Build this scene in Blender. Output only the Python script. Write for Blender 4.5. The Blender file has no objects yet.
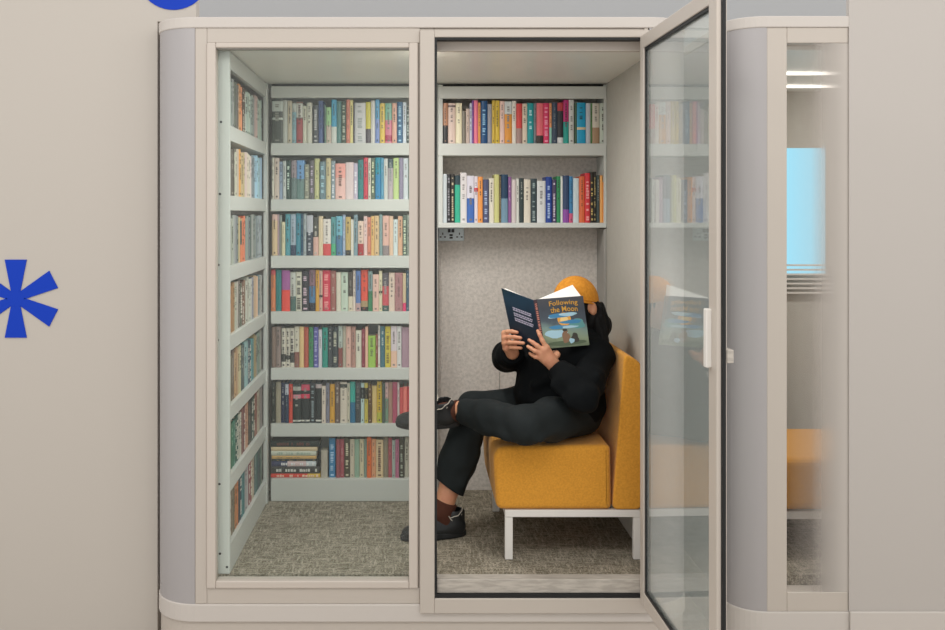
import bpy, math, random, colorsys
import numpy as np
from mathutils import Vector, Matrix
random.seed(7)
rng = np.random.default_rng(7)
SC = bpy.context.scene
COL = SC.collection
D, FPX, EYE = 3.6, 990.0, 1.50          # camera distance to the booth front, focal length in pixels, eye height

def K(Y): return (D + Y) / FPX
def PX(px, Y): return (px - 416.0) * K(Y)
def PZ(py, Y): return EYE - (py - 214.0) * K(Y)
def P(px, py, Y): return (PX(px, Y), Y, PZ(py, Y))
def X0(px): return PX(px, 0.0)
def Z0(py): return PZ(py, 0.0)

def lin(h):
    h = h.lstrip('#')
    if len(h) == 3: h = ''.join(c * 2 for c in h)
    out = []
    for i in (0, 2, 4):
        c = int(h[i:i + 2], 16) / 255.0
        out.append(c / 12.92 if c <= 0.04045 else ((c + 0.055) / 1.055) ** 2.4)
    return (out[0], out[1], out[2], 1.0)

# ------------------------------------------------------------------ materials
def mat(name, hexc, rough=0.5, metal=0.0, var=None, bump=None, coat=0.0, sheen=0.0, spec=0.5):
    m = bpy.data.materials.new(name); m.use_nodes = True
    nt = m.node_tree; b = nt.nodes['Principled BSDF']
    b.inputs['Base Color'].default_value = lin(hexc)
    b.inputs['Roughness'].default_value = rough
    b.inputs['Metallic'].default_value = metal
    b.inputs['Specular IOR Level'].default_value = spec
    b.inputs['Coat Weight'].default_value = coat
    b.inputs['Sheen Weight'].default_value = sheen
    if var or bump:
        tc = nt.nodes.new('ShaderNodeTexCoord')
    if var:                                 # (other colour, scale, (sx,sy,sz), low, high)
        hex2, sc, st, lo, hi = var
        mp = nt.nodes.new('ShaderNodeMapping'); mp.inputs['Scale'].default_value = st
        nz = nt.nodes.new('ShaderNodeTexNoise'); nz.inputs['Scale'].default_value = sc; nz.inputs['Detail'].default_value = 5.0
        rp = nt.nodes.new('ShaderNodeValToRGB')
        rp.color_ramp.elements[0].position = lo; rp.color_ramp.elements[0].color = lin(hexc)
        rp.color_ramp.elements[1].position = hi; rp.color_ramp.elements[1].color = lin(hex2)
        nt.links.new(tc.outputs['Object'], mp.inputs['Vector']); nt.links.new(mp.outputs['Vector'], nz.inputs['Vector'])
        nt.links.new(nz.outputs['Fac'], rp.inputs['Fac']); nt.links.new(rp.outputs['Color'], b.inputs['Base Color'])
    if bump:                                # (scale, strength, (sx,sy,sz))
        sc, stn, st = bump
        mp = nt.nodes.new('ShaderNodeMapping'); mp.inputs['Scale'].default_value = st
        nz = nt.nodes.new('ShaderNodeTexNoise'); nz.inputs['Scale'].default_value = sc; nz.inputs['Detail'].default_value = 4.0
        bp = nt.nodes.new('ShaderNodeBump'); bp.inputs['Strength'].default_value = stn; bp.inputs['Distance'].default_value = 0.004
        nt.links.new(tc.outputs['Object'], mp.inputs['Vector']); nt.links.new(mp.outputs['Vector'], nz.inputs['Vector'])
        nt.links.new(nz.outputs['Fac'], bp.inputs['Height']); nt.links.new(bp.outputs['Normal'], b.inputs['Normal'])
    return m

def glass(name, tint, ior=1.45, rough=0.0, light_haze=0.0, light_hazec='#e6eeea'):
    m = bpy.data.materials.new(name); m.use_nodes = True
    nt = m.node_tree; nt.nodes.clear()
    o = nt.nodes.new('ShaderNodeOutputMaterial'); mx = nt.nodes.new('ShaderNodeMixShader')
    tr = nt.nodes.new('ShaderNodeBsdfTransparent'); tr.inputs['Color'].default_value = lin(tint)
    gl = nt.nodes.new('ShaderNodeBsdfGlossy'); gl.inputs['Roughness'].default_value = rough
    lw = nt.nodes.new('ShaderNodeLayerWeight'); lw.inputs['Blend'].default_value = 0.5
    pw = nt.nodes.new('ShaderNodeMath'); pw.operation = 'POWER'; pw.inputs[1].default_value = 5.0
    f0 = ((ior - 1) / (ior + 1)) ** 2
    ma = nt.nodes.new('ShaderNodeMath'); ma.operation = 'MULTIPLY_ADD'; ma.inputs[1].default_value = 1 - f0; ma.inputs[2].default_value = f0
    nt.links.new(lw.outputs['Facing'], pw.inputs[0]); nt.links.new(pw.outputs[0], ma.inputs[0]); nt.links.new(ma.outputs[0], mx.inputs[0])
    nt.links.new(tr.outputs[0], mx.inputs[1]); nt.links.new(gl.outputs[0], mx.inputs[2])
    hz = nt.nodes.new('ShaderNodeMixShader'); hz.inputs[0].default_value = light_haze          # pale diffuse mixed in as reflected room light, brightens the pane
    df = nt.nodes.new('ShaderNodeBsdfDiffuse'); df.inputs['Color'].default_value = lin(light_hazec)
    nt.links.new(mx.outputs[0], hz.inputs[1]); nt.links.new(df.outputs[0], hz.inputs[2]); nt.links.new(hz.outputs[0], o.inputs['Surface'])
    return m

def emis(name, hexc, s):
    m = bpy.data.materials.new(name); m.use_nodes = True
    nt = m.node_tree; nt.nodes.clear()
    o = nt.nodes.new('ShaderNodeOutputMaterial'); e = nt.nodes.new('ShaderNodeEmission')
    e.inputs['Color'].default_value = lin(hexc); e.inputs['Strength'].default_value = s
    nt.links.new(e.outputs[0], o.inputs['Surface'])
    return m

M = {}
M['wall'] = mat('wall_paint', '#bab3aa', 0.6, bump=(60, 0.05, (1, 1, 1)))
M['greywall'] = mat('cool_wall_paint', '#b6b0aa', 0.6, bump=(60, 0.05, (1, 1, 1)))
M['farwall'] = mat('far_wall_paint', '#c0c1c2', 0.8)
M['blue'] = mat('blue_vinyl', '#0238b2', 0.6, spec=0.25)
M['floor'] = mat('office_floor', '#bdb4a8', 0.6, var=('#a89f95', 30, (1, 1, 1), .4, .6))
M['frame'] = mat('frame_metal', '#bbb2a8', 0.45, bump=(400, 0.04, (1, 1, 1)))
M['bead'] = mat('bead_metal', '#c2b8ae', 0.4)
M['corner'] = mat('corner_metal', '#a6a2a2', 0.42, metal=0.1)
M['band'] = mat('white_trim', '#c3bcb5', 0.5)
M['black'] = mat('black_rubber', '#0c0e10', 0.6)
M['shelf'] = mat('shelf_laminate', '#cacdc8', 0.45)
M['felt'] = mat('felt_wall', '#d8d1ca', 0.95, var=('#c0bab3', 70, (1, 1, 1), .38, .70), bump=(260, 0.35, (1, 1, 1)))
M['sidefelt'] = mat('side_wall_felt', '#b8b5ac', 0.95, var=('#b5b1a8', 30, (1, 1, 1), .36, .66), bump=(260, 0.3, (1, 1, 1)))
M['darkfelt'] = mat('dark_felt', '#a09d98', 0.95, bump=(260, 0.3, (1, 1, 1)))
M['ceil'] = mat('ceiling_metal', '#efeee6', 0.35, metal=0.05)
M['sill'] = mat('threshold_metal', '#b9b2a8', 0.45, var=('#a59e95', 18, (1, 6, 6), .4, .6))
M['socket'] = mat('socket_plastic', '#d9e5ec', 0.35)
M['screw'] = mat('dark_screw', '#3a3a3c', 0.4, metal=0.6)
M['mustard'] = mat('mustard_wool', '#dc9a30', 0.9, var=('#cd8c28', 140, (1, 1, 1), .35, .65), bump=(420, 0.45, (1, 1, 1)), sheen=0.15)
M['white'] = mat('white_metal', '#dedad4', 0.4)
M['skin'] = mat('skin', '#cf9674', 0.5, var=('#c58668', 30, (1, 1, 1), .4, .65))
M['jacket'] = mat('black_jacket_cloth', '#090c0e', 0.9, bump=(300, 0.25, (1, 1, 1)), spec=0.15)
M['trouser'] = mat('dark_trouser_cloth', '#1d2223', 0.85, bump=(380, 0.25, (1, 1, 1)), spec=0.25)
M['shoe'] = mat('black_shoe_leather', '#1b1d1f', 0.5, bump=(200, 0.1, (1, 1, 1)))
M['soleblack'] = mat('black_sole_rubber', '#17191b', 0.6)
M['lace'] = mat('grey_lace', '#b9b2a6', 0.8)
M['sock'] = mat('brown_sock', '#4c2616', 0.9, bump=(300, 0.4, (1, 1, 8)))
M['hat'] = mat('mustard_knit', '#d9922a', 0.9, bump=(160, 0.35, (5, 5, 1)), var=('#cc8320', 90, (1, 1, 1), .4, .6))
M['red'] = mat('red_thread', '#d8222c', 0.6)
M['hair'] = mat('black_hair', '#070708', 0.6, bump=(120, 0.4, (6, 6, 0.6)), spec=0.2)
M['eye'] = mat('eye_white', '#e8e4dc', 0.2)
M['iris'] = mat('dark_iris', '#1d120c', 0.15)
M['pages'] = mat('paper_edges', '#e6dfce', 0.85, var=('#d2c9b4', 300, (8, 8, 0.3), .4, .6))
M['paper'] = mat('white_paper', '#f1efea', 0.8)
M['lamp'] = emis('lamp_glow', '#fff6ea', 2.5)
M['glass'] = glass('booth_glass', '#fdfffe', 1.28, light_haze=.016)
M['doorglass'] = glass('door_glass', '#fdfffe', 1.9, light_haze=.14)
M['daylight'] = emis('daylight_sky', '#9fe0f6', 0.9)

# every book shares one printed-cover material that reads its own printed colours
def cover_material():
    m = bpy.data.materials.new('printed_cover'); m.use_nodes = True
    nt = m.node_tree; b = nt.nodes['Principled BSDF']
    at = nt.nodes.new('ShaderNodeAttribute'); at.attribute_name = 'print'
    nt.links.new(at.outputs['Color'], b.inputs['Base Color'])
    b.inputs['Roughness'].default_value = 0.42
    return m
M['cover'] = cover_material()

def carpet():
    m = bpy.data.materials.new('woven_carpet'); m.use_nodes = True
    nt = m.node_tree; b = nt.nodes['Principled BSDF']; b.inputs['Roughness'].default_value = 0.98
    b.inputs['Specular IOR Level'].default_value = 0.1
    tc = nt.nodes.new('ShaderNodeTexCoord')
    outs = []
    for st, sc in (((1, 6, 1), 20), ((6, 1, 1), 20), ((1, 1, 1), 170)):
        mp = nt.nodes.new('ShaderNodeMapping'); mp.inputs['Scale'].default_value = st
        nz = nt.nodes.new('ShaderNodeTexNoise'); nz.inputs['Scale'].default_value = sc; nz.inputs['Detail'].default_value = 3.0
        nt.links.new(tc.outputs['Object'], mp.inputs['Vector']); nt.links.new(mp.outputs['Vector'], nz.inputs['Vector'])
        outs.append(nz.outputs['Fac'])
    a = nt.nodes.new('ShaderNodeMath'); a.operation = 'MAXIMUM'
    nt.links.new(outs[0], a.inputs[0]); nt.links.new(outs[1], a.inputs[1])
    c = nt.nodes.new('ShaderNodeMath'); c.operation = 'MULTIPLY_ADD'; c.inputs[1].default_value = 0.55
    d = nt.nodes.new('ShaderNodeMath'); d.operation = 'MULTIPLY'; d.inputs[1].default_value = 0.6
    nt.links.new(outs[2], c.inputs[0]); nt.links.new(a.outputs[0], d.inputs[0]); nt.links.new(d.outputs[0], c.inputs[2])
    rp = nt.nodes.new('ShaderNodeValToRGB'); cr = rp.color_ramp
    cr.elements[0].position = 0.52; cr.elements[0].color = lin('#686253')
    cr.elements[1].position = 0.74; cr.elements[1].color = lin('#b4ab9b')
    nt.links.new(c.outputs[0], rp.inputs['Fac']); nt.links.new(rp.outputs['Color'], b.inputs['Base Color'])
    bp = nt.nodes.new('ShaderNodeBump'); bp.inputs['Strength'].default_value = 0.5; bp.inputs['Distance'].default_value = 0.004
    nt.links.new(c.outputs[0], bp.inputs['Height']); nt.links.new(bp.outputs['Normal'], b.inputs['Normal'])
    return m
M['carpet'] = carpet()

def film():
    # frosted privacy film: clear at its left margin, fading to opaque white-grey towards the right
    m = bpy.data.materials.new('graded_frosted_film'); m.use_nodes = True
    nt = m.node_tree; nt.nodes.clear()
    o = nt.nodes.new('ShaderNodeOutputMaterial'); mx = nt.nodes.new('ShaderNodeMixShader')
    tr = nt.nodes.new('ShaderNodeBsdfTransparent')
    df = nt.nodes.new('ShaderNodeBsdfDiffuse'); df.inputs['Color'].default_value = lin('#bcb5ae')
    tc = nt.nodes.new('ShaderNodeTexCoord'); sp = nt.nodes.new('ShaderNodeSeparateXYZ')
    rp = nt.nodes.new('ShaderNodeValToRGB'); cr = rp.color_ramp
    cr.elements[0].position = 0.0; cr.elements[0].color = (0.03, 0.03, 0.03, 1)
    cr.elements[1].position = 0.96; cr.elements[1].color = (1, 1, 1, 1)
    e = cr.elements.new(0.40); e.color = (0.16, 0.16, 0.16, 1)
    nt.links.new(tc.outputs['Generated'], sp.inputs[0]); nt.links.new(sp.outputs['X'], rp.inputs['Fac'])
    nt.links.new(rp.outputs['Color'], mx.inputs[0]); nt.links.new(tr.outputs[0], mx.inputs[1]); nt.links.new(df.outputs[0], mx.inputs[2])
    nt.links.new(mx.outputs[0], o.inputs['Surface'])
    return m
M['film'] = film()

# ------------------------------------------------------------------ mesh helpers
ORG = {}
class MB:
    def __init__(s): s.v = []; s.f = []; s.m = []; s.c = []
    def face(s, idx, m=0, c=None): s.f.append(tuple(idx)); s.m.append(m); s.c.append(c)
    def box(s, x0, x1, y0, y1, z0, z1, m=0, c=None):
        b = len(s.v)
        s.v += [(x0, y0, z0), (x1, y0, z0), (x1, y1, z0), (x0, y1, z0), (x0, y0, z1), (x1, y0, z1), (x1, y1, z1), (x0, y1, z1)]
        for q in ((0, 3, 2, 1), (4, 5, 6, 7), (0, 1, 5, 4), (1, 2, 6, 5), (2, 3, 7, 6), (3, 0, 4, 7)): s.face([b + i for i in q], m, c)
    def hexa(s, p, m=0, c=None):            # eight corners: bottom ring 0-3, top ring 4-7
        b = len(s.v); s.v += [tuple(q) for q in p]
        for q in ((0, 3, 2, 1), (4, 5, 6, 7), (0, 1, 5, 4), (1, 2, 6, 5), (2, 3, 7, 6), (3, 0, 4, 7)): s.face([b + i for i in q], m, c)
    def prism(s, poly, z0, z1, m=0, c=None, f=lambda x, y, z: (x, y, z)):
        b = len(s.v); n = len(poly)
        s.v += [f(x, y, z0) for x, y in poly] + [f(x, y, z1) for x, y in poly]
        s.face([b + i for i in range(n)][::-1], m, c); s.face([b + n + i for i in range(n)], m, c)
        for i in range(n):
            j = (i + 1) % n; s.face([b + i, b + j, b + n + j, b + n + i], m, c)
    def tube(s, pts, r, n=8, m=0, c=None, closed=False):
        pts = [Vector(p) for p in pts]; b = len(s.v); L = len(pts)
        for i, p in enumerate(pts):
            a = pts[(i - 1) % L] if (closed or i > 0) else p
            z = pts[(i + 1) % L] if (closed or i < L - 1) else p
            t = (z - a).normalized()
            u = t.cross(Vector((0.13, 0.31, 0.94))).normalized(); w = t.cross(u)
            for k in range(n):
                a_ = 2 * math.pi * k / n; s.v.append(tuple(p + (u * math.cos(a_) + w * math.sin(a_)) * r))
        for i in range(L if closed else L - 1):
            for k in range(n):
                i2 = (i + 1) % L; k2 = (k + 1) % n
                s.face([b + i * n + k, b + i * n + k2, b + i2 * n + k2, b + i2 * n + k], m, c)
        if not closed:
            s.face([b + k for k in range(n)], m, c); s.face([b + (L - 1) * n + k for k in range(n)][::-1], m, c)
    def disc(s, c3, r, ax='y', h=0.004, n=24, m=0, c=None, ry=None):
        ry = ry or r
        poly = [(r * math.cos(2 * math.pi * i / n), ry * math.sin(2 * math.pi * i / n)) for i in range(n)]
        cx, cy, cz = c3
        if ax == 'y': s.prism(poly, 0, h, m, c, lambda x, y, z: (cx + x, cy - z, cz + y))
        elif ax == 'x': s.prism(poly, 0, h, m, c, lambda x, y, z: (cx + z, cy + x, cz + y))
        else: s.prism(poly, 0, h, m, c, lambda x, y, z: (cx + x, cy + y, cz + z))
    def build(s, name, mats, parent=None, loc=None, bevel=0.0, seg=2, smooth=False):
        if not isinstance(mats, (list, tuple)): mats = [mats]
        org = Vector(loc) if loc is not None else (ORG[parent.name] if parent else Vector((0, 0, 0)))
        me = bpy.data.meshes.new(name)
        me.from_pydata([(x - org.x, y - org.y, z - org.z) for x, y, z in s.v], [], s.f)
        for m in mats: me.materials.append(m)
        if any(s.m): me.polygons.foreach_set('material_index', s.m)
        if any(c is not None for c in s.c):
            at = me.color_attributes.new('print', 'FLOAT_COLOR', 'CORNER')
            for p, c in zip(me.polygons, s.c):
                for li in p.loop_indices: at.data[li].color = c or (.5, .5, .5, 1)
        if smooth: me.shade_smooth()
        me.update()
        return link(name, me, parent, org, bevel, seg)

def link(name, me, parent, org, bevel=0.0, seg=2):
    o = bpy.data.objects.new(name, me); COL.objects.link(o)
    if parent: o.parent = parent
    else: o.location = org
    ORG[o.name] = Vector(org)
    if bevel:
        b = o.modifiers.new('bevel', 'BEVEL'); b.width = bevel; b.segments = seg; b.limit_method = 'ANGLE'; b.angle_limit = math.radians(40)
        b.harden_normals = False
    return o

def empty(name, loc):
    o = bpy.data.objects.new(name, None); COL.objects.link(o); o.location = loc; o.empty_display_size = 0.05
    ORG[o.name] = Vector(loc); return o
def tag(o, label, cat, group=None):
    o['label'] = label; o['category'] = cat
    if group: o['group'] = group
    return o
def struct(o, label=None, cat=None):
    o['kind'] = 'structure'
    if label: o['label'] = label; o['category'] = cat
    return o

# ------------------------------------------------------------------ implicit surfaces for soft bodies
class Field:
    def __init__(s, lo, hi, h):
        s.lo = np.array(lo, float); s.h = h
        s.n = np.ceil((np.array(hi) - s.lo) / h).astype(int) + 1
        s.F = np.full(tuple(s.n), 0.06, np.float32)
    def sub(s, lo, hi):
        a = np.maximum(np.floor((np.array(lo) - s.lo) / s.h).astype(int), 0)
        b = np.minimum(np.ceil((np.array(hi) - s.lo) / s.h).astype(int) + 1, s.n)
        if np.any(b <= a): return None, None
        sl = tuple(slice(int(i), int(j)) for i, j in zip(a, b))
        ax = [(s.lo[i] + s.h * np.arange(a[i], b[i])).astype(np.float32) for i in range(3)]
        return sl, (ax[0][:, None, None], ax[1][None, :, None], ax[2][None, None, :])
    def put(s, sl, d, k, mode='u'):
        A = s.F[sl]
        if mode == 'u':
            if k > 0:
                h = np.maximum(k - np.abs(A - d), 0) / k; s.F[sl] = np.minimum(A, d) - h * h * k * 0.25
            else: s.F[sl] = np.minimum(A, d)
        else:
            d = -d; h = np.maximum(k - np.abs(A - d), 0) / max(k, 1e-6); s.F[sl] = np.maximum(A, d) + h * h * k * 0.25
    def cone(s, a, b, ra, rb=None, k=0.02, mode='u'):
        rb = ra if rb is None else rb
        a = np.array(a, float); b = np.array(b, float); r = max(ra, rb) + k + 0.02
        sl, g = s.sub(np.minimum(a, b) - r, np.maximum(a, b) + r)
        if sl is None: return
        ba = b - a; L = float(ba @ ba) + 1e-9
        t = np.clip(((g[0] - a[0]) * ba[0] + (g[1] - a[1]) * ba[1] + (g[2] - a[2]) * ba[2]) / L, 0, 1)
        d = np.sqrt((g[0] - a[0] - t * ba[0]) ** 2 + (g[1] - a[1] - t * ba[1]) ** 2 + (g[2] - a[2] - t * ba[2]) ** 2) - (ra + (rb - ra) * t)
        s.put(sl, d.astype(np.float32), k, mode)
    def chain(s, pts, rs, k=0.02):
        for i in range(len(pts) - 1): s.cone(pts[i], pts[i + 1], rs[i], rs[i + 1], k)
    def ell(s, c, r, R=None, k=0.02, mode='u'):      # R: 3x3 rows = local axes
        c = np.array(c, float); r = np.array(r, float); R = np.eye(3) if R is None else np.array(R)
        m = float(r.max()) + k + 0.02
        sl, g = s.sub(c - m, c + m)
        if sl is None: return
        q = [(g[0] - c[0]) * R[i][0] + (g[1] - c[1]) * R[i][1] + (g[2] - c[2]) * R[i][2] for i in range(3)]
        k0 = np.sqrt((q[0] / r[0]) ** 2 + (q[1] / r[1]) ** 2 + (q[2] / r[2]) ** 2)
        k1 = np.sqrt((q[0] / r[0] ** 2) ** 2 + (q[1] / r[1] ** 2) ** 2 + (q[2] / r[2] ** 2) ** 2) + 1e-6
        s.put(sl, (k0 * (k0 - 1.0) / k1).astype(np.float32), k, mode)
    def cut(s, p, n, k=0.004):                        # remove everything on the side n points to
        n = np.array(n, float); n /= np.linalg.norm(n); p = np.array(p, float)
        sl, g = s.sub(s.lo, s.lo + s.h * s.n)
        d = ((g[0] - p[0]) * n[0] + (g[1] - p[1]) * n[1] + (g[2] - p[2]) * n[2]).astype(np.float32)
        A = s.F[sl]; h = np.maximum(k - np.abs(A - d), 0) / k; s.F[sl] = np.maximum(A, d) + h * h * k * 0.25
    def ripple(s, amp, waves):
        sl, g = s.sub(s.lo, s.lo + s.h * s.n)
        t = 0
        for (kx, ky, kz, ph) in waves: t = t + np.sin(kx * g[0] + ky * g[1] + kz * g[2] + ph)
        s.F += (amp * t).astype(np.float32)
    def mesh(s):
        F = s.F; S = F < 0
        c = np.zeros(tuple(np.array(F.shape) - 1), np.uint8)
        for i in (0, 1):
            for j in (0, 1):
                for k in (0, 1):
                    c += S[i:F.shape[0] - 1 + i, j:F.shape[1] - 1 + j, k:F.shape[2] - 1 + k]
        act = (c > 0) & (c < 8); ijk = np.argwhere(act)
        idx = np.full(act.shape, -1, np.int32); idx[act] = np.arange(len(ijk))
        pos = np.zeros((len(ijk), 3)); cnt = np.zeros(len(ijk))
        cor = [(i, j, k) for i in (0, 1) for j in (0, 1) for k in (0, 1)]
        val = {q: F[ijk[:, 0] + q[0], ijk[:, 1] + q[1], ijk[:, 2] + q[2]] for q in cor}
        for a in cor:
            for ax in range(3):
                if a[ax]: continue
                b = list(a); b[ax] = 1; b = tuple(b)
                fa, fb = val[a], val[b]; cr = (fa < 0) != (fb < 0)
                t = np.where(cr, fa / np.where(cr, fa - fb, 1), 0)
                for d in range(3): pos[:, d] += cr * (a[d] + (t if d == ax else 0))
                cnt += cr
        pos = (ijk + pos / cnt[:, None]) * s.h + s.lo
        quads = []
        for ax in range(3):
            u, w = (ax + 1) % 3, (ax + 2) % 3
            sa = [slice(None)] * 3; sb = [slice(None)] * 3
            sa[ax] = slice(0, -1); sb[ax] = slice(1, None)
            A, B = S[tuple(sa)], S[tuple(sb)]
            e = np.argwhere(A != B); e = e[(e[:, u] > 0) & (e[:, w] > 0) & (e[:, u] < F.shape[u] - 1) & (e[:, w] < F.shape[w] - 1)]
            ins = A[e[:, 0], e[:, 1], e[:, 2]]
            q = []
            for du, dw in ((-1, -1), (0, -1), (0, 0), (-1, 0)):
                p = e.copy(); p[:, u] += du; p[:, w] += dw; q.append(idx[p[:, 0], p[:, 1], p[:, 2]])
            q = np.stack(q, 1); q[~ins] = q[~ins][:, ::-1]; quads.append(q)
        q = np.concatenate(quads); q = q[(q >= 0).all(1)]
        return pos, q
    def build(s, name, m, parent=None, loc=None, it=1):
        pos, q = s.mesh()
        for _ in range(it):                           # light smoothing
            acc = np.zeros_like(pos); n = np.zeros(len(pos))
            for a, b in ((0, 1), (1, 2), (2, 3), (3, 0)):
                np.add.at(acc, q[:, a], pos[q[:, b]]); np.add.at(acc, q[:, b], pos[q[:, a]])
                np.add.at(n, q[:, a], 1); np.add.at(n, q[:, b], 1)
            pos = pos * 0.5 + 0.5 * acc / np.maximum(n, 1)[:, None]
        org = Vector(loc) if loc is not None else ORG[parent.name]
        me = bpy.data.meshes.new(name); pos = pos - np.array(org)
        me.vertices.add(len(pos)); me.vertices.foreach_set('co', pos.astype(np.float32).ravel())
        me.loops.add(len(q) * 4); me.loops.foreach_set('vertex_index', q.astype(np.int32).ravel())
        me.polygons.add(len(q)); me.polygons.foreach_set('loop_start', np.arange(0, len(q) * 4, 4, dtype=np.int32))
        me.polygons.foreach_set('loop_total', np.full(len(q), 4, np.int32))
        me.update(calc_edges=True); me.validate()
        me.materials.append(m); me.shade_smooth()
        return link(name, me, parent, org)
# ================================================================== the setting
FLZ = -0.10
FZ, CZ = 0.17, 2.105                     # carpet level inside the booth, booth ceiling
XL, XR, RC = -0.968, 1.013, 0.164       # booth sides and corner radius
mb = MB(); mb.box(-4, 5, -5.5, 3.2, -0.15, FLZ); struct(mb.build('floor', M['floor']))
mb = MB(); xe = -0.987
mb.box(-3.6, xe, 0.18, 0.24, FLZ, 3.0); mb.box(xe, PX(196, .18), 0.18, 0.24, 2.235, 3.0)
struct(mb.build('wall_left', M['wall']))
mb = MB(); mb.box(-3.6, 5, 3.1, 3.2, FLZ, 3.0); struct(mb.build('wall_back', M['farwall']))
XWR = X0(846)
mb = MB(); mb.box(XWR, 4.5, -0.0255, -0.002, FLZ, 3.0); struct(mb.build('wall_right', M['greywall']))
mb = MB(); mb.box(XWR, 4.5, -0.036, -0.026, FLZ, PZ(612, -.036)); struct(mb.build('baseboard_right', M['band'], bevel=.004))

# blue vinyl shapes on the left wall
YW = 0.18
def sector(mb, cx, cz, ang, r0, r1, w0, w1, cutang=None):
    ca, sa = math.cos(ang), math.sin(ang)
    poly = [(r0, -w0), (r1, -w1), (r1, w1), (r0, w0)]
    mb.prism([(x * ca - y * sa, x * sa + y * ca) for x, y in poly], 0, 0.003, f=lambda x, y, z: (cx + x, YW - 0.0006 - z, cz + y))
mb = MB(); kx = K(YW); cx, cz = PX(16, YW), PZ(298.6, YW)
for a in (90, 27, -27, -90, 207, 153):
    r1 = 39 if abs(a) == 90 else 42.5
    sector(mb, cx, cz, math.radians(a), 1.5 * kx, r1 * kx, 3.6 * kx, (11 if abs(a) == 90 else 9.7) * kx)
mb.disc((cx, YW - 0.0006, cz), 8.5 * kx, 'y', 0.0031, 12)
tag(mb.build('asterisk_sign', M['blue'], loc=(cx, YW, cz)), 'bright blue six-armed asterisk stuck on the beige wall left of the booth', 'wall graphic')
mb = MB(); mb.disc((PX(173.5, YW), YW - 0.0006, PZ(-27, YW)), 37 * kx, 'y', 0.003, 48)
tag(mb.build('dot_sign', M['blue'], loc=(PX(173.5, YW), YW, PZ(-27, YW))), 'bright blue round shape on the wall above the booth, cut off by the top edge', 'wall graphic')

# ------------------------------------------------------------------ booth shells
def outline(xl, xr, r, yb, off=0.0, n=10):
    """plan of a booth: rounded front corners, square back"""
    pts = [(xr + off, yb), (xl - off, yb)]
    for i in range(n + 1):
        a = math.pi + (math.pi / 2) * i / n
        pts.append((xl + r + (r + off) * math.cos(a), r + (r + off) * math.sin(a)))
    for i in range(n + 1):
        a = 1.5 * math.pi + (math.pi / 2) * i / n
        pts.append((xr - r + (r + off) * math.cos(a), r + (r + off) * math.sin(a)))
    return pts
def corner(root, x, side, r, yb, z0, z1, dy=0.0):
    mb = MB(); n = 16; out = []; inn = []
    for i in range(n + 1):
        a = (math.pi + (math.pi / 2) * i / n) if side < 0 else (2 * math.pi - (math.pi / 2) * i / n)
        c = x + r if side < 0 else x - r
        out.append((c + r * math.cos(a), r + r * math.sin(a) + dy)); inn.append((c + (r - .03) * math.cos(a), r + (r - .03) * math.sin(a) + dy))
    out = [(x, yb + dy)] + out; inn = [(x - side * .03, yb + dy)] + inn
    b = len(mb.v); L = len(out)
    for (px, py), (qx, qy) in zip(out, inn): mb.v += [(px, py, z0), (px, py, z1), (qx, qy, z0), (qx, qy, z1)]
    for i in range(L - 1):
        p, q = b + 4 * i, b + 4 * i + 4
        for f in ((p, q, q + 1, p + 1), (p + 2, p + 3, q + 3, q + 2), (p + 1, q + 1, q + 3, p + 3), (p, p + 2, q + 2, q)): mb.face(f)
    for p in (b, b + 4 * (L - 1)): mb.face((p, p + 1, p + 3, p + 2))
    o = mb.build('corner_panel', M['corner'], root); o.data.shade_smooth()
    e = o.modifiers.new('split', 'EDGE_SPLIT'); e.split_angle = math.radians(35); return o

ZB0, ZB1, ZT0, ZT1 = Z0(622), Z0(604), Z0(28), Z0(17)
booth = empty('reading_booth', ((XL + XR) / 2, 0.6, FLZ))
tag(booth, 'grey and white glass-fronted reading booth with rounded corners and its door open', 'booth')
mb = MB(); mb.prism(outline(XL, XR, RC, 1.32, .004), ZT0, ZT1); mb.build('top_band', M['band'], booth, bevel=.004)
mb = MB(); mb.prism(outline(XL, XR, RC, 1.32, .004), ZB0, ZB1); mb.build('bottom_band', M['band'], booth, bevel=.004)
mb = MB(); mb.prism(outline(XL, XR, RC, 1.30, -.004), FLZ + .001, ZB0); mb.build('recessed_base', M['frame'], booth)
corner(booth, XL, -1, RC, 1.32, ZB1, ZT0); corner(booth, XR, 1, RC, 1.32, ZB1, ZT0)
mb = MB(); mb.box(XL + .03, XR - .03, 1.29, 1.32, ZB1, ZT0); mb.build('rear_panel', M['corner'], booth)
# front frame plate round the fixed window and the doorway
xa, xb, xc, xd, xe_ = X0(195), X0(216), X0(409), X0(437), X0(648.5)
mb = MB()
mb.box(xa, X0(207), 0, .05, ZB1, ZT0); mb.box(X0(207), X0(420), 0, .05, Z0(43), ZT0); mb.box(X0(207), X0(420), 0, .05, ZB1, Z0(588))
mb.box(X0(418), X0(434), .006, .05, ZB1, ZT0); mb.box(X0(434), xe_, 0.006, .05, Z0(38), ZT0)
mb.box(X0(644), xe_, 0, .05, ZB1, ZT0)
mb.build('front_frame', M['frame'], booth, bevel=.003)
mb = MB()
mb.box(X0(207), xb, -.007, .045, Z0(588), Z0(43)); mb.box(xc, X0(418), -.007, .045, Z0(588), Z0(43))
mb.box(xb, xc, -.007, .045, Z0(48), Z0(43)); mb.box(xb, xc, -.007, .045, Z0(588), Z0(580.5))
wf = mb.build('window_frame', M['bead'], booth, bevel=.004)
mb = MB()
mb.box(xb, xc, .002, .04, Z0(48.9), Z0(47.4))
mb.build('gasket', M['darkfelt'], wf)
mb = MB(); mb.box(xb, xc, .018, .026, Z0(580.5), Z0(48)); mb.build('window_glass', M['glass'], booth)
mb = MB()
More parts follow.
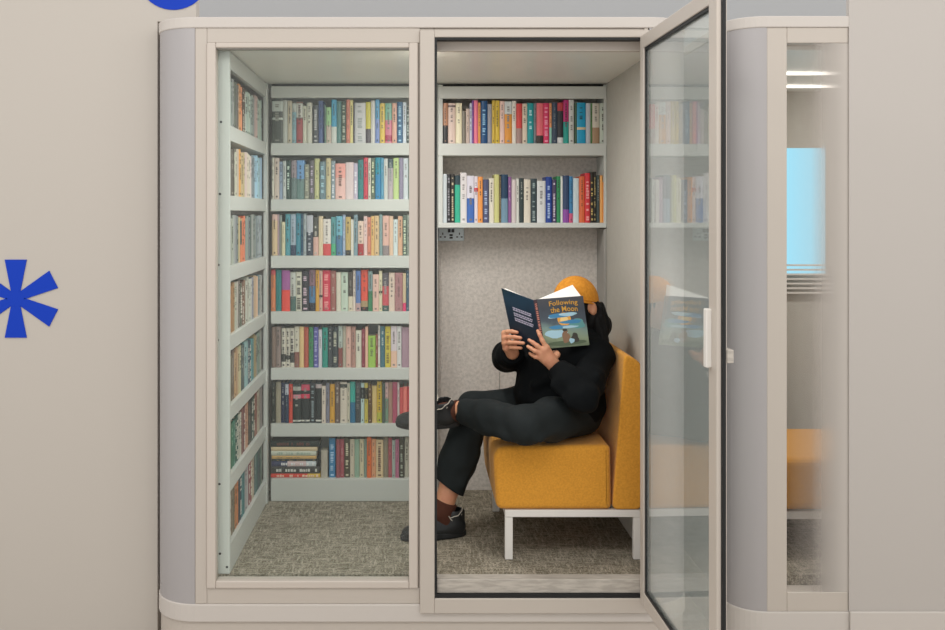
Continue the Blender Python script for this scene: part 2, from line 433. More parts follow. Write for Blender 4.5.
mb.box(X0(420), X0(434.5), -.016, .006, Z0(612), Z0(31)); mb.box(X0(434.5), X0(660), -.016, .006, Z0(38), Z0(31)); mb.box(X0(434.5), X0(660), -.016, .006, Z0(612), Z0(597))
df = mb.build('door_frame', M['frame'], booth, bevel=.003)
mb = MB()
mb.box(X0(434.5), X0(437), -.012, .03, Z0(596.5), Z0(38)); mb.box(X0(437), X0(641), -.012, .03, Z0(40.2), Z0(38)); mb.box(X0(437), X0(641), -.010, .03, Z0(597), Z0(593))
mb.build('door_seal', M['black'], df)
mb = MB(); mb.box(X0(437), X0(644), .0, .055, Z0(593), FZ + .001); mb.build('threshold', M['sill'], booth, bevel=.002)
# lining
mb = MB(); mb.box(-.915, .894, .055, 1.19, FZ - .05, FZ); fl = mb.build('carpet', M['carpet'], booth)
mb = MB(); mb.box(-.915, .894, .055, 1.19, CZ, CZ + .02); mb.build('ceiling_panel', M['ceil'], booth)
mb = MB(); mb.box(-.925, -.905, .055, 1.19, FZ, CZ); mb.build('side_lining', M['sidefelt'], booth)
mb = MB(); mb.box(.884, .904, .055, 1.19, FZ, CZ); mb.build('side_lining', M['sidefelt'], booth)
mb = MB(); mb.box(-.905, .884, 1.17, 1.19, FZ, CZ); mb.build('rear_lining', M['felt'], booth)
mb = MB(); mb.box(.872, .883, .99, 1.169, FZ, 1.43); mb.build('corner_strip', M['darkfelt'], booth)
mb = MB(); mb.box(PX(499, 1.17), PX(499, 1.17) + .004, 1.1665, 1.17, FZ + .001, PZ(372, 1.17)); mb.build('felt_seam', M['darkfelt'], booth)
mb = MB(); mb.box(PX(437, .0), PX(644, 0), .05, .075, CZ - .004, ZT0 - .03); mb.build('header_lining', M['bead'], booth)

# the open door leaf: hinged on the right jamb, swung out towards the viewer
DW, DT = 0.83, 0.030
DZ0, DZ1 = 0.098, 2.142
dirv = Vector((0.030, -1.0, 0)).normalized(); nrm = Vector((1.0, 0.030, 0)).normalized()   # along the leaf, and its outward side
H0 = Vector((0.8105, -0.018, 0))
def dpt(u, t, z): q = H0 + dirv * u + nrm * t; return (q.x, q.y, z)
def dbox(mb, u0, u1, t0, t1, z0, z1, m=0):
    mb.hexa([dpt(u0, t0, z0), dpt(u0, t1, z0), dpt(u1, t1, z0), dpt(u1, t0, z0), dpt(u0, t0, z1), dpt(u0, t1, z1), dpt(u1, t1, z1), dpt(u1, t0, z1)], m)
mb = MB(); st = 0.068
dbox(mb, 0, .045, 0, DT, DZ0, DZ1); dbox(mb, DW - st, DW, 0, DT, DZ0, DZ1)
dbox(mb, .045, DW - st, 0, DT, DZ1 - .048, DZ1); dbox(mb, .045, DW - st, 0, DT, DZ0, DZ0 + .048)
door = mb.build('door', M['frame'], booth, bevel=.003)
mb = MB()
dbox(mb, .045, .055, .006, DT - .006, DZ0 + .048, DZ1 - .048); dbox(mb, DW - st - .006, DW - st, .006, DT - .006, DZ0 + .048, DZ1 - .048)
dbox(mb, .055, DW - st - .006, .004, DT - .006, DZ1 - .058, DZ1 - .048); dbox(mb, .055, DW - st - .006, .004, DT - .006, DZ0 + .048, DZ0 + .058)
mb.build('glazing_seal', M['black'], door)
mb = MB(); dbox(mb, .052, DW - st - .002, .011, .019, DZ0 + .054, DZ1 - .054); mb.build('door_glass', M['doorglass'], door)
mb = MB(); dbox(mb, DW - .002, DW + .003, .0125, .0145, DZ0, DZ1); dbox(mb, DW, DW + .004, .016, .0255, DZ0, DZ1); mb.build('edge_seal', M['black'], door)
mb = MB(); dbox(mb, DW - .066, DW - .040, -.016, .001, 1.066, 1.232)
mb.build('door_handle', M['white'], door, bevel=.003)
mb = MB(); dbox(mb, DW - .05, DW + .002, DT - .001, DT + .018, 1.085, 1.122); mb.build('latch', M['sill'], door, bevel=.002)
for z in (.3, 1.1, 1.95): mb = MB(); mb.tube([(.822, -.030, z), (.822, -.030, z + .09)], .008, 10); mb.build('hinge', M['frame'], door)

# ------------------------------------------------------------------ neighbouring booth on the right
X2, DY2 = 1.149, -.02; R2 = .12
booth2 = empty('reading_booth', (2.2, .6, 0.0))
tag(booth2, 'second booth beyond the open door, its window veiled by frosted film', 'booth')
XE2 = 3.1
zb0, zb1, zt0, zt1 = FLZ + .002, PZ(611.5, DY2), PZ(27.5, DY2), PZ(16, DY2)
sh = lambda pts: [(x, y + DY2) for x, y in pts]
mb = MB(); mb.prism(sh(outline(X2, XE2, R2, 1.33, .004)), zt0, zt1); mb.build('top_band', M['band'], booth2, bevel=.004)
mb = MB(); mb.prism(sh(outline(X2, XE2, R2, 1.33, .004)), zb0, zb1); mb.build('bottom_band', M['band'], booth2, bevel=.004)
corner(booth2, X2, -1, R2, 1.33, zb1, zt0, DY2)
xw0, xw1 = X0(785), X0(849)
mb = MB(); mb.box(X2 + R2, xw0, DY2, .05, zb1, zt0); mb.box(xw0, XWR - .0005, DY2, .05, PZ(44, 0), zt0); mb.box(xw0, XWR - .0005, DY2, .05, zb1, PZ(590, 0)); mb.box(xw1, XE2 - RC, .001, .05, zb1, zt0)
mb.build('front_frame', M['frame'], booth2, bevel=.003)
mb = MB(); mb.box(xw0, XWR - .0005, DY2 + .002, DY2 + .006, PZ(590, 0), PZ(44, 0)); wg = mb.build('window_glass', M['film'], booth2); wg['label'] = 'frosted glass fading from clear to white'
mb = MB(); mb.box(X2 + .03, XE2, .055, 1.31, zb1, FZ); mb.build('carpet', M['carpet'], booth2)
mb = MB(); mb.box(X2 + .03, XE2, .055, 1.31, CZ, CZ + .02); mb.build('ceiling_panel', M['ceil'], booth2)
mb = MB()
mb.box(X2 + .03, XE2, 1.29, 1.31, FZ, PZ(275, 1.29)); mb.box(X2 + .03, XE2, 1.29, 1.31, PZ(148, 1.29), CZ); mb.box(X2 + .03, PX(770, 1.29), 1.29, 1.31, PZ(275, 1.29), PZ(148, 1.29)); mb.box(PX(826, 1.29), XE2, 1.29, 1.31, PZ(275, 1.29), PZ(148, 1.29))
mb.build('rear_lining', M['sidefelt'], booth2)
mb = MB(); mb.box(X2 + .03, X2 + .04, .05, 1.31, FZ, CZ); mb.build('side_lining', M['sidefelt'], booth2)
mb = MB(); mb.box(PX(770, 1.3), PX(826, 1.3), 1.298, 1.302, PZ(275, 1.29), PZ(148, 1.29)); g = mb.build('window_pane', M['daylight'], booth2); g['label'] = 'pale blue daylit rear pane'
for i, y in enumerate((.62, 1.05)):
    mb = MB(); mb.box(1.35, 2.6, y, y + .02, CZ - .010, CZ - .001)
    tag(mb.build('tube_light', M['lamp'], loc=(1.9, y, CZ - .007)), ('front' if i == 0 else 'rear') + ' bright ceiling tube seen through the frosted window of the second booth', 'light', 'ceiling tubes in the second booth')
mb = MB()
for i in range(7): mb.box(1.62, 2.2, 1.255, 1.275, PZ(266 + i * 4.6, 1.26), PZ(266 + i * 4.6, 1.26) + .008)
for x in (1.66, 2.1): mb.box(x, x + .006, 1.263, 1.267, PZ(296, 1.26), PZ(148, 1.26))
tag(mb.build('window_blind', M['white'], loc=(1.9, 1.265, PZ(270, 1.26))), 'white slatted blind below the blue pane in the second booth', 'blind')
bench = empty('bench', (1.75, .5, FZ + .002)); tag(bench, 'mustard bench on a white frame behind the frosted window', 'bench')
mb = MB(); mb.box(1.40, 1.98, .25, .80, PZ(511, .25), PZ(458, .25)); mb.build('seat', M['mustard'], bench, bevel=.03, seg=4)
mb = MB(); zr = PZ(513, .25)
for y in (.27, .75): mb.box(1.42, 1.96, y, y + .028, zr - .03, zr)
for x in (1.42, 1.932): mb.box(x, x + .028, .27, .778, zr - .03, zr)
bf = mb.build('rail', M['white'], bench)
for x in (1.42, 1.932):
    for y in (.27, .75): mb = MB(); mb.box(x, x + .028, y, y + .028, FZ + .002, zr - .03); mb.build('leg', M['white'], bench)
# ================================================================== bookcases
YF = 0.98; KF = K(YF)
def zf(y): return EYE - (y - 214.0) * KF
SHT = [143.0, 199.3, 255.8, 311.7, 368.2, 424.0, 478.9]      # shelf top edges, from the top shelf down (picture rows)
SHB = [155.2, 211.2, 268.0, 323.8, 379.9, 436.7, 498.9]
SHELF_Z = [zf(y) for y in SHT]
bc = empty('bookcase', (-.33, 1.07, FZ)); tag(bc, 'pale grey bookcase of seven packed shelves along the rear wall behind the fixed window', 'bookcase')
bx0, bx1 = -.672, .055
mb = MB(); mb.box(bx0, bx1, YF, YF + .02, zf(97.8), CZ - .014); mb.build('top_rail', M['shelf'], bc, bevel=.002)
for i in range(6): mb = MB(); mb.box(bx0, bx1, YF, 1.16, zf(SHB[i]), zf(SHT[i])); mb.build('shelf', M['shelf'], bc, bevel=.002)
mb = MB(); mb.box(bx0, bx1, YF, 1.16, FZ + .001, zf(SHT[6])); mb.build('plinth', M['shelf'], bc, bevel=.002)
mb = MB(); mb.box(bx1, bx1 + .045, YF, 1.168, FZ + .001, CZ - .006); mb.build('side_panel', M['shelf'], bc, bevel=.002)
mb = MB(); mb.box(bx0, bx1, YF + .024, YF + .03, CZ - .014, CZ - .001); mb.build('gap_shade_strip', M['black'], bc)  # black strip standing in for the shade between top rail and ceiling
mb = MB(); mb.box(bx0, bx1, 1.161, 1.168, FZ + .002, CZ - .006); mb.build('rear_board', M['shelf'], bc)

sb = empty('bookcase', (-.79, .5, FZ)); tag(sb, 'pale grey bookcase along the left side wall, seen edge-on with a screwed end panel', 'bookcase')
XS = -.688; y0s, y1s = .056, .972
mb = MB(); mb.box(-.83, XS, y0s, y0s + .018, FZ + .001, CZ - .0015); ep = mb.build('end_panel', M['shelf'], sb, bevel=.0015)
for (sx, sy) in ((221, 122), (220, 194), (218.5, 265), (217.8, 340), (217.2, 412), (219.5, 484), (220, 553.6), (227, 567)):
    mb = MB(); mb.disc((PX(sx, y0s), y0s - .0002, PZ(sy, y0s)), .0045, 'y', .001, 12); mb.build('screw', M['screw'], ep)
for i in range(6): mb = MB(); mb.box(-.85, XS, y0s + .018, y1s, zf(SHB[i]), zf(SHT[i])); mb.build('shelf', M['shelf'], sb, bevel=.0015)
mb = MB(); mb.box(-.85, XS, y0s + .018, y1s, FZ + .001, zf(SHT[6])); mb.build('plinth', M['shelf'], sb)
mb = MB(); mb.box(XS - .02, XS, y0s + .018, y1s, zf(97.8), CZ - .004); mb.build('top_rail', M['shelf'], sb, bevel=.0015)
mb = MB(); mb.box(-.903, -.885, .13, 1.168, FZ + .001, CZ - .006); mb.build('rear_board', M['shelf'], sb)
mb = MB(); mb.box(-.70, XS + .006, y1s - .035, y1s + .004, FZ + .001, CZ - .006); mb.build('corner_post', M['shelf'], sb, bevel=.0015)

ws = empty('wall_shelf', (.49, 1.07, 1.43)); tag(ws, 'pale grey two-tier wall shelf above the mustard armchair', 'shelf')
wx0, wx1 = .102, .870
ZA, ZAb, ZBt, ZBb = zf(143.4), zf(155.6), zf(222.8), zf(227.8)
mb = MB(); mb.box(wx0, wx1 + .012, YF, YF + .02, zf(98.6), CZ - .014); mb.build('top_rail', M['shelf'], ws, bevel=.002)
mb = MB(); mb.box(bx1 + .046, wx1 + .012, YF + .024, YF + .03, CZ - .014, CZ - .001); mb.build('gap_shade_strip', M['black'], ws)  # same here: the dark of the gap put in as a black strip
mb = MB(); mb.box(wx0, wx1 + .012, YF, 1.168, ZAb, ZA); mb.build('shelf', M['shelf'], ws, bevel=.002)
mb = MB(); mb.box(wx0, wx1 + .012, YF, 1.168, ZBb, ZBt); mb.build('shelf', M['shelf'], ws, bevel=.002)
mb = MB(); mb.box(wx0, wx0 + .022, YF + .002, 1.168, ZBb + .001, CZ - .006); mb.build('side_panel', M['shelf'], ws, bevel=.002)
mb = MB(); mb.box(wx1, wx1 + .012, YF + .002, 1.168, ZBt, CZ - .006); mb.build('side_panel', M['shelf'], ws)

# UK double socket on the felt, just under the lower shelf
yk = 1.168
sk = empty('socket_plate', (PX(451, yk), yk, PZ(234, yk))); tag(sk, 'pale double power socket plate on the felt wall under the lower wall shelf', 'socket')
def sx(u): return PX(438 + u * 26, yk)
def sz(v): return PZ(227.6 + v * 13.2, yk)
mb = MB(); mb.box(sx(0), sx(1), yk - .012, yk - .0005, sz(1), sz(0)); mb.build('plate', M['socket'], sk, bevel=.003)
for u in (.18, .82):
    mb = MB()
    for du, dv, w, h in ((0, .38, .035, .16), (-.085, .66, .07, .09), (.085, .66, .07, .09)):
        mb.box(sx(u + du - w / 2), sx(u + du + w / 2), yk - .0132, yk - .0115, sz(dv + h), sz(dv))
    mb.build('pin_holes', M['black'], sk)
for u in (.43, .57):
    mb = MB(); mb.box(sx(u - .05), sx(u + .05), yk - .017, yk - .0115, sz(.36), sz(.1)); mb.build('rocker_switch', M['screw'], sk, bevel=.001)
mb = MB()
for v in (.5, .7): mb.box(sx(.44), sx(.56), yk - .0132, yk - .0115, sz(v + .13), sz(v))
mb.build('usb_port', M['black'], sk)

# ------------------------------------------------------------------ books
ROWS = {}
ROWS['b0'] = "45 55 -;180 55 4f5650 -.05:.28:c8cfc8 -.42:.47:c8cfc8;235 70 c9cdc6;290 75 cfc4ae;340 105 c9cfca /.22:8fb8c4;420 85 8a6a66 -.04:.38:e0e0d8 /.42:b05a5e;470 140 dcdccb;535 100 dadacc;545 0 -;610 130 5d6166 |c8c8c8;670 75 5b6f9e;685 90 233a5e;705 130 7fa08f;765 155 a9d6a0 /.5:c9b9ae;830 60 4fa9cf /.62:d5dcd6;887 80 5c8a88;947 85 4a5b4e |b9c2b0;992 60 d98a78;1032 65 e6dc98;1047 90 4a4550;1182 100 d3d4d6 |a8b0b0;1244 90 d3c94f /.65:555058;1297 75 d9d8d4;1352 60 55a3cf /.45:7d95cf;1417 105 e3c556;1502 105 7fb8a4 /.42:d77f96 -.8:.95:b03a5e;1562 105 e3b09c;1632 90 1f5f8a |9ccbe6;1677 95 d8e2ec;1712 150 3a4a4a |c8d8d0"
ROWS['b1'] = "45 85 -;75 85 d9d6c8;135 85 d8c8bc;180 130 9fb0c8;220 125 c9d0cc;275 115 38504a |c9dccf;345 115 9a8f94 /.45:6d8280;440 115 6f9fcf /.48:6d8a86;500 165 8f9284 |c2c2ac;560 120 6a686a |c9bcd0;625 95 c6c894;700 130 6f8890 |a9d0de;760 90 cfc49c;815 120 8fa0a8 |dfe4ec;937 155 eda79c /.4:e9c0b8;1037 140 dfcfcf;1087 150 c0b8cc |eeeef4;1157 110 2f7f80;1212 80 cf4458;1247 90 d8d4c6;1297 90 5a6a58 |d2ddb8;1367 80 1a8fa8 /.4:2a86b8;1402 85 5aa0c0;1452 95 c8ccc8;1517 100 41565c /.22:b5aab0;1587 85 bfd68f;1637 85 8e88a0;1700 90 cfd8dc;1717 100 4f6f60"
ROWS['b2'] = "45 90 -;115 90 d8bf98 -0:.15:dcb8ae;135 90 b9a0a8;165 95 8f9a94;208 180 d9d3b0;270 85 4f97a4;335 85 9fb0bf /.75:33405a;400 75 3f8a9e;425 78 1c4a66;465 80 a9b5b8;545 100 3c4450 -0:.42:b9bcc4 |b9bcc4;610 120 4a4a44 /.52:d8b0a4;665 110 d9c8a8;760 145 dfd9d2 /.68:d24f50;825 120 58999c /.7:4fae80;902 110 6fb0c4 /.5:4a7aa0;937 90 a8b8d0;1002 120 c0a86a -.86:1:333333;1037 150 d8d6cc;1087 95 7f9aa4;1157 170 e0c8b8 /.66:a83238;1202 110 e0c4c0;1247 125 d88a72;1287 110 e0b878;1347 105 d9bc90;1387 85 7f9a9a;1467 105 dcb2a4 /.75:8f8484;1517 110 dec0a6;1572 150 cfdcdc;1632 110 d8ac8c;1682 95 5a6a60 |c2d0b4;1717 95 8a948a"
ROWS['b3'] = "35 75 -;90 75 d88050 -0:.12:c84a50;165 75 1f8080;265 80 a05a9a /.48:e8483a;335 105 c6cac2 /.62:4a6a64;410 100 dad8c6 |6a6a60;495 90 2a2a33 |d0b8c6;575 75 8a6a78 /.4:4a7aa4 -.8:1:1f2230;620 75 d6a03a;660 85 ddb8a8 -.6:.66:333333;755 80 cf2f4a |f09a9a;825 85 9a6058;882 105 d8d2c2;972 105 c2d2c2;1027 105 4a4038 /.62:d8ceb8;1062 75 dccfc4;1122 85 5a7ab4 /.8:c0a0a0;1212 75 e0503a /.75:a8906a -.9:1:222222;1267 90 7f9a9a /.5:2f7a50;1342 130 e2bcae;1384 85 d6cfae -.5:.56:3a3028;1462 110 555058 /.35:c8505a /.85:3f5a54;1537 110 dcc8b8;1632 110 a8787a;1672 115 cdbb98 /.78:e03a70;1710 80 38586e"
ROWS['b4'] = "45 90 -;95 90 8a7468;155 85 92807a;163 0 -;214 105 d8d2c4 |3a3430 -.66:.85:3a3a34;265 105 d8d2c4 |3a3430 -.7:.8:3a3a34;318 105 d8d2c4 |3a3430 -.62:.88:3a3a34;380 85 d2cdbc /.62:8a5a4e;435 85 e3c48a;490 90 b5523c;550 90 3a8a58;610 90 5a5aa4 |a8a8d8;655 120 d8d4dc;725 95 129080;780 80 33393f;850 85 2e373c |b8b8a4;902 80 b5c0b8 /.52:8a4a44;942 80 b0aa98;1007 85 ddb4a6;1062 85 b08478;1132 130 d9d6c4;1177 110 8a3040;1212 85 e8b8a0;1302 195 9cc44f;1332 180 8a4a34;1357 70 e0dcd4;1417 80 3a6a78;1487 85 d3c23f |8a7a2a;1562 80 d9cdd2 /.6:e8c0a8;1617 80 d9d8d6;1712 95 a88a98"
ROWS['b5'] = "40 85 -;90 85 2f342f;155 85 a49c88;205 92 1d2c50;250 90 223a56 -.04:.3:c0c4d0;300 110 e04a3a;400 100 1f2c2c -.08:.18:b8b8b0 -.28:.38:d88a98 -.92:.96:d8d8d0;505 100 1b2629 -.03:.18:d84a68 -.27:.38:e0405f -.92:.96:d8d8d0;575 95 262e33 |8a9aa0;650 85 20292c -.05:.15:c8b8b8 -.92:.96:d0d0c8;700 130 dccfc2;745 95 7f8090;810 110 dba438;872 85 6a5a54;957 85 d9cfc0 -.05:.14:3a4038;992 100 c9c4b0;1057 80 2fa79a /.5:1a6a90;1122 85 3c4246 |6a6a6a;1167 95 b8d0d0 -.12:.4:20282a;1212 95 c8b850 -.12:.4:28261c;1257 110 5f4424;1317 130 d6bc7c;1382 80 cfae2f /.75:b8b83f;1417 95 4a5a54;1457 90 d6b4b0 /.4:7a9a84;1507 85 a88474;1567 85 b0506a;1592 90 d8c8c8;1637 150 d05a5a;1687 140 ec8078;1715 140 c02a38"
ROWS['b6'] = "640 0 -;722 230 b8b1a2;737 0 -;815 85 2f7fb0 |b0d0ea;825 0 -;872 95 9a4a54;922 95 a8505c;992 85 4a4230 |d6d0b0;1047 95 cfc4b0;1107 95 93b09a;1162 95 d3c8a8;1197 95 7f9488;1252 65 e06a28;1307 90 d99a70;1397 100 dcc49a |6a4a3a;1457 70 8a7f6a;1502 80 b0525c;1542 105 a3b0a8;1587 95 b86a8a;1652 70 3f3c30 |a0a898;1712 75 b8b4a4"
ROWS['a0'] = "65 95 -;120 95 c08a6a /.55:2a2c30;205 95 e0c8bc -.05:.1:6a5a58;275 95 ece4c4;318 180 7a7468;360 155 cdb8ac;385 95 c8cce0;405 65 7a4aa0;450 65 ee7a94;480 90 e8a050;555 70 0f4a7c |8fc0e0;605 105 9a98a0;637 65 d8b84a;690 65 d6b93f;745 70 eccac0;825 75 d6dcdc /.3:e29a40;872 70 e6e0d6;935 100 d84a4a /.62:a88a84;994 100 e4d4c0;1064 95 1f9aa0 |c0ecf0;1094 95 7f8288;1169 95 e8707a /.8:3a302c;1234 95 dd3a6a |f4a0b8;1264 95 e8a070 /.6:9ad0c0;1324 85 3a4a5e;1389 90 c0424a /.2:33343a /.85:e0e0e0;1449 60 c8347c /.5:28a094;1509 58 d6d8d3;1515 0 -;1536 90 4a6a50;1634 90 1a9fca -.6:.66:d8c8a0;1689 95 c4c8d0;1709 95 5a8a50;1789 95 d2cabc /.6:a8886a;1850 95 c2cabc"
ROWS['a1'] = "60 45 -;110 45 cfd8dc;150 45 2c2c30 |8a8a90;195 45 33302c |c8bc9a;255 60 2a4048 /.2:35b090;330 30 dfdada;410 65 dcd8e4 /.48:3f6ab4;450 70 ded4dc -.25:.33:d03048;505 75 ea9a50;570 105 4a4f70 |a4b4d0;630 90 dcd6c6;685 50 c9c884;705 70 6a5a3a;780 50 163a58 /.5:6f8fa4;820 75 8a5a90;870 105 cfc4c2;905 95 d6d8d0;954 90 2c3a3a;1029 105 dcd4c4;1099 95 34444a |8fa0a0;1194 120 d8dada;1264 75 1c3f90 |a8c0e8;1314 105 4a4060 |d0c8d8;1359 70 2f8a58;1384 70 dce0dc;1454 60 2f4468 /.72:8a4aa0;1494 70 3a80b0 /.8:d05a80;1564 90 ccdade;1624 70 d86a40;1684 35 d0323c |f0a0a0;1720 22 2c2820 |c0a868;1754 20 2a2620 |a89868;1789 60 3c4a4a;1819 60 e8a860;1849 135 ee9030"
SIDE = ["3f93ac 8f9690 6a6a60 d8905a 4a3a30 b0bcb8 b8c4bc 9aa49c d0b4a8 c0cfc4 b8c6c0", "d8cfc4 5a5850 c8c4b8 dca040 c0a880 d8cdc4 d2c8c0 8a96a0 a8d0e4 a8c8d8 9cc0d4",
        "8f9490 a2a6a0 7f8682 c8b080 d87a50 8a9490 6f7a78 9aa49f 8f9a98 a8b4b8 a0acb2", "b8905a b0885a b8b8a8 6a6a60 7a5a4a c8c8c0 bcc0b8 98a0b0 d8bc98 6a8a98 b0b8b0",
        "b0a898 7a6a58 c09a78 c8b890 4a5a58 8fb0b4 2f4a54 4f8a90 b09870 8a9a90 a8aca0", "b07a48 2f6a58 2a5a50 b8b8a8 7a4a48 c8a088 3a3a34 2c5048 8a5f50 b0a898 9a948a",
        "5a3a30 8a8070 c07a48 2c3a44 3a7a80 b8b8b0 8a3f44 c0b8a8 3f6a68 2f4f58 50605c"]

def lum(h):
    c = lin(h); return .2126 * c[0] + .7152 * c[1] + .0722 * c[2]
def cname(h):
    h = h.lstrip('#'); r, g, b = (int(h[i:i + 2], 16) / 255 for i in (0, 2, 4))
    hh, l, s = colorsys.rgb_to_hls(r, g, b); hh *= 360; ch = max(r, g, b) - min(r, g, b)
    if ch < .055: 
        return 'black' if l < .2 else 'charcoal' if l < .36 else 'grey' if l < .62 else 'light grey' if l < .78 else 'white'
    if ch < .12:
        if l < .25: return 'blackish blue' if 150 < hh < 290 else 'blackish brown'
        if l < .45: return 'dull brown' if hh < 70 or hh > 330 else 'slate grey'
        if l > .78: return 'off-white' if hh < 90 else 'bluish white'
        if hh < 75 or hh > 330: return 'taupe' if l < .62 else 'greige'
        return 'green-grey' if hh < 170 else 'blue-grey'
    pre = 'dark ' if l < .28 else 'pale ' if l > .74 else ''
    if hh < 14 or hh >= 345:
        return 'pale pink' if l > .74 else 'maroon' if l < .36 else 'rosy pink' if l > .62 else 'dusty red' if ch < .33 else 'red'
    if hh < 40:
        if l > .74: return 'peach'
        if ch > .5: return 'orange'
        return 'dark brown' if l < .32 else 'tan' if l > .55 else 'brown'
    if hh < 70:
        return 'cream' if l > .76 else 'ochre' if ch < .38 and l < .6 else 'beige' if ch < .25 else 'yellow' if l > .45 else 'dark olive'
    if hh < 160: return pre + 'green' if not (70 <= hh < 100 and l > .5) else ('lime green' if ch > .35 else 'pale green')
    if hh < 196: return pre + 'teal'
    if hh < 250: return 'navy' if l < .3 else pre + 'blue'
    if hh < 300: return 'lilac' if l > .6 else 'purple'
    return 'mauve' if ch < .25 else 'magenta'

def mixh(a, b, t): return ''.join('%02x' % int(int(a[k:k + 2], 16) * (1 - t) + int(b[k:k + 2], 16) * t) for k in (0, 2, 4))
def parse(s, scale, px0):
    out = []; x = None
    for it in s.split(';'):
        t = it.split(); xe = float(t[0])
        if t[2] != '-':
            d = dict(x0=x, x1=xe, top=float(t[1]), col=t[2], split=[], band=[], title=None)
            for op in t[3:]:
                if op[0] == '/': f, c = op[1:].split(':'); d['split'].append((float(f), c))
                elif op[0] == '-': a, b, c = op[1:].split(':'); d['band'].append((float(a), float(b), c))
                elif op[0] == '|': d['title'] = op[1:]
            out.append(d)
        x = xe
    for d in out: d['p0'] = px0 + d['x0'] / scale; d['p1'] = px0 + d['x1'] / scale
    return out

def book_mesh(mb, w, h, dp, d, xf=lambda x, y, z: (x, y, z), marks=True):
    """cover boards and rounded spine; spine faces -y, width along x, height along z"""
    base = d['col']; t = min(.0018, w * .13); e = min(.004, w * .16)
    out = [(0, dp), (0, e), (w * .14, e * .3), (w * .5, 0), (w * .86, e * .3), (w, e), (w, dp), (w - t, dp), (w - t, e + t), (t, e + t), (t, dp)]
    cuts = {0.0, 1.0}
    for f, c in d['split']: cuts.add(f)
    for a, b, c in d['band']: cuts.add(a); cuts.add(b)
    cuts = sorted(cuts)
    def colat(f):
        c = base
        for s, cc in d['split']:
            if f >= s: c = cc
        for a, b, cc in d['band']:
            if a <= f <= b: c = cc
        return c
    n = len(out); rings = []
    for f in cuts:
        b = len(mb.v); mb.v += [xf(x, y, h * (1 - f)) for x, y in out]; rings.append(b)
    for i in range(len(cuts) - 1):
        c = lin(colat((cuts[i] + cuts[i + 1]) / 2)); a, b = rings[i], rings[i + 1]
        for k in range(n):
            k2 = (k + 1) % n; mb.face((a + k, b + k, b + k2, a + k2), 0, c)
    mb.face([rings[0] + k for k in range(n)], 0, lin(colat(0))); mb.face([rings[-1] + k for k in range(n)][::-1], 0, lin(colat(1)))
    if not marks: return
    # lettering reads only as small blocks at this size: rows of short dashes along the spine
    def dash(x0, x1, z0, z1, c):
        y0, y1 = -.0009, e * .6
        b = len(mb.v)
        mb.v += [xf(*q) for q in ((x0, y0, z0), (x1, y0, z0), (x1, y1, z0), (x0, y1, z0), (x0, y0, z1), (x1, y0, z1), (x1, y1, z1), (x0, y1, z1))]
        for q in ((0, 3, 2, 1), (4, 5, 6, 7), (0, 1, 5, 4), (1, 2, 6, 5), (2, 3, 7, 6), (3, 0, 4, 7)): mb.face([b + i for i in q], 0, lin(c))
    R = random.Random(int(w * 1e6) + int(h * 1e5) + int(base, 16))
    tc = d['title']
    if tc is None and R.random() < .72: tc = mixh(base, '302c28' if lum(base) > .16 else 'e4dfd2', R.uniform(.3, .7)); soft = True
    else: soft = False
    if tc:
        z = h * (R.uniform(.86, .93)); zend = h * (R.uniform(.3, .6) if soft else R.uniform(.08, .2))
        hw = w * (R.uniform(.12, .2) if soft else R.uniform(.2, .3))
        while z > zend:
            L = h * R.uniform(.015, .05)
            if R.random() < .82: dash(w * .5 - hw, w * .5 + hw * R.uniform(.5, 1), z - L, z, tc)
            z -= L + h * R.uniform(.006, .02)
            if R.random() < .12: z -= h * .07
        if R.random() < .6: dash(w * .5 - hw, w * .5 + hw, h * .045, h * .085, tc)

SHN = ['top', 'second', 'third', 'fourth', 'fifth', 'sixth', 'bottom']
BOOKS = []
def add_book(w, h, dp, d, loc, rot=None, row='', flat=False):
    mb = MB()
    if flat: xf = lambda x, y, z: (h - z, y, x)
    else: xf = lambda x, y, z: (x, y, z)
    book_mesh(mb, w, h, dp, d, xf)
    o = mb.build('book', M['cover'], None)
    o.location = loc; ORG[o.name] = Vector(loc)
    if rot: o.rotation_euler = (0, 0, rot)
    e = min(.004, w * .16); t = min(.0018, w * .13)
    pm = MB(); 
    a, b = xf(t + .0002, e + t + .0004, .003), xf(w - t - .0002, dp - .004, h - .003)
    pm.box(min(a[0], b[0]), max(a[0], b[0]), a[1], b[1], min(a[2], b[2]), max(a[2], b[2]))
    p = pm.build('pages', M['pages'], None); p.parent = o
    BOOKS.append((o, d, row, w, h, flat)); return o

def fill(key, scale, px0, zb, bottom, yspine, dmax, rowname):
    for d in parse(ROWS[key], scale, px0):
        ks = K(yspine)
        xa_, xb_ = (d['p0'] - 416) * ks + .0004, (d['p1'] - 416) * ks - .0004
        h = (bottom - d['top']) / scale * ks
        R = random.Random(int(d['p0'] * 100)); dp = min(dmax, h * R.uniform(.62, .72))
        yy = yspine + R.uniform(-.004, .006)
        add_book(xb_ - xa_, h, dp, d, (xa_, yy, zb + .0004), None, rowname)
for r in range(7):
    fill('b%d' % r, 12.11, 268.0, SHELF_Z[r], [590, 588, 588, 576, 580, 580, 560][r], 1.0, .135, 'B%d' % r)
fill('a0', 10.988, 437.0, ZA, 540, 1.0, .135, 'A0')
fill('a1', 10.988, 437.0, ZBt, 580, 1.0, .135, 'A1')
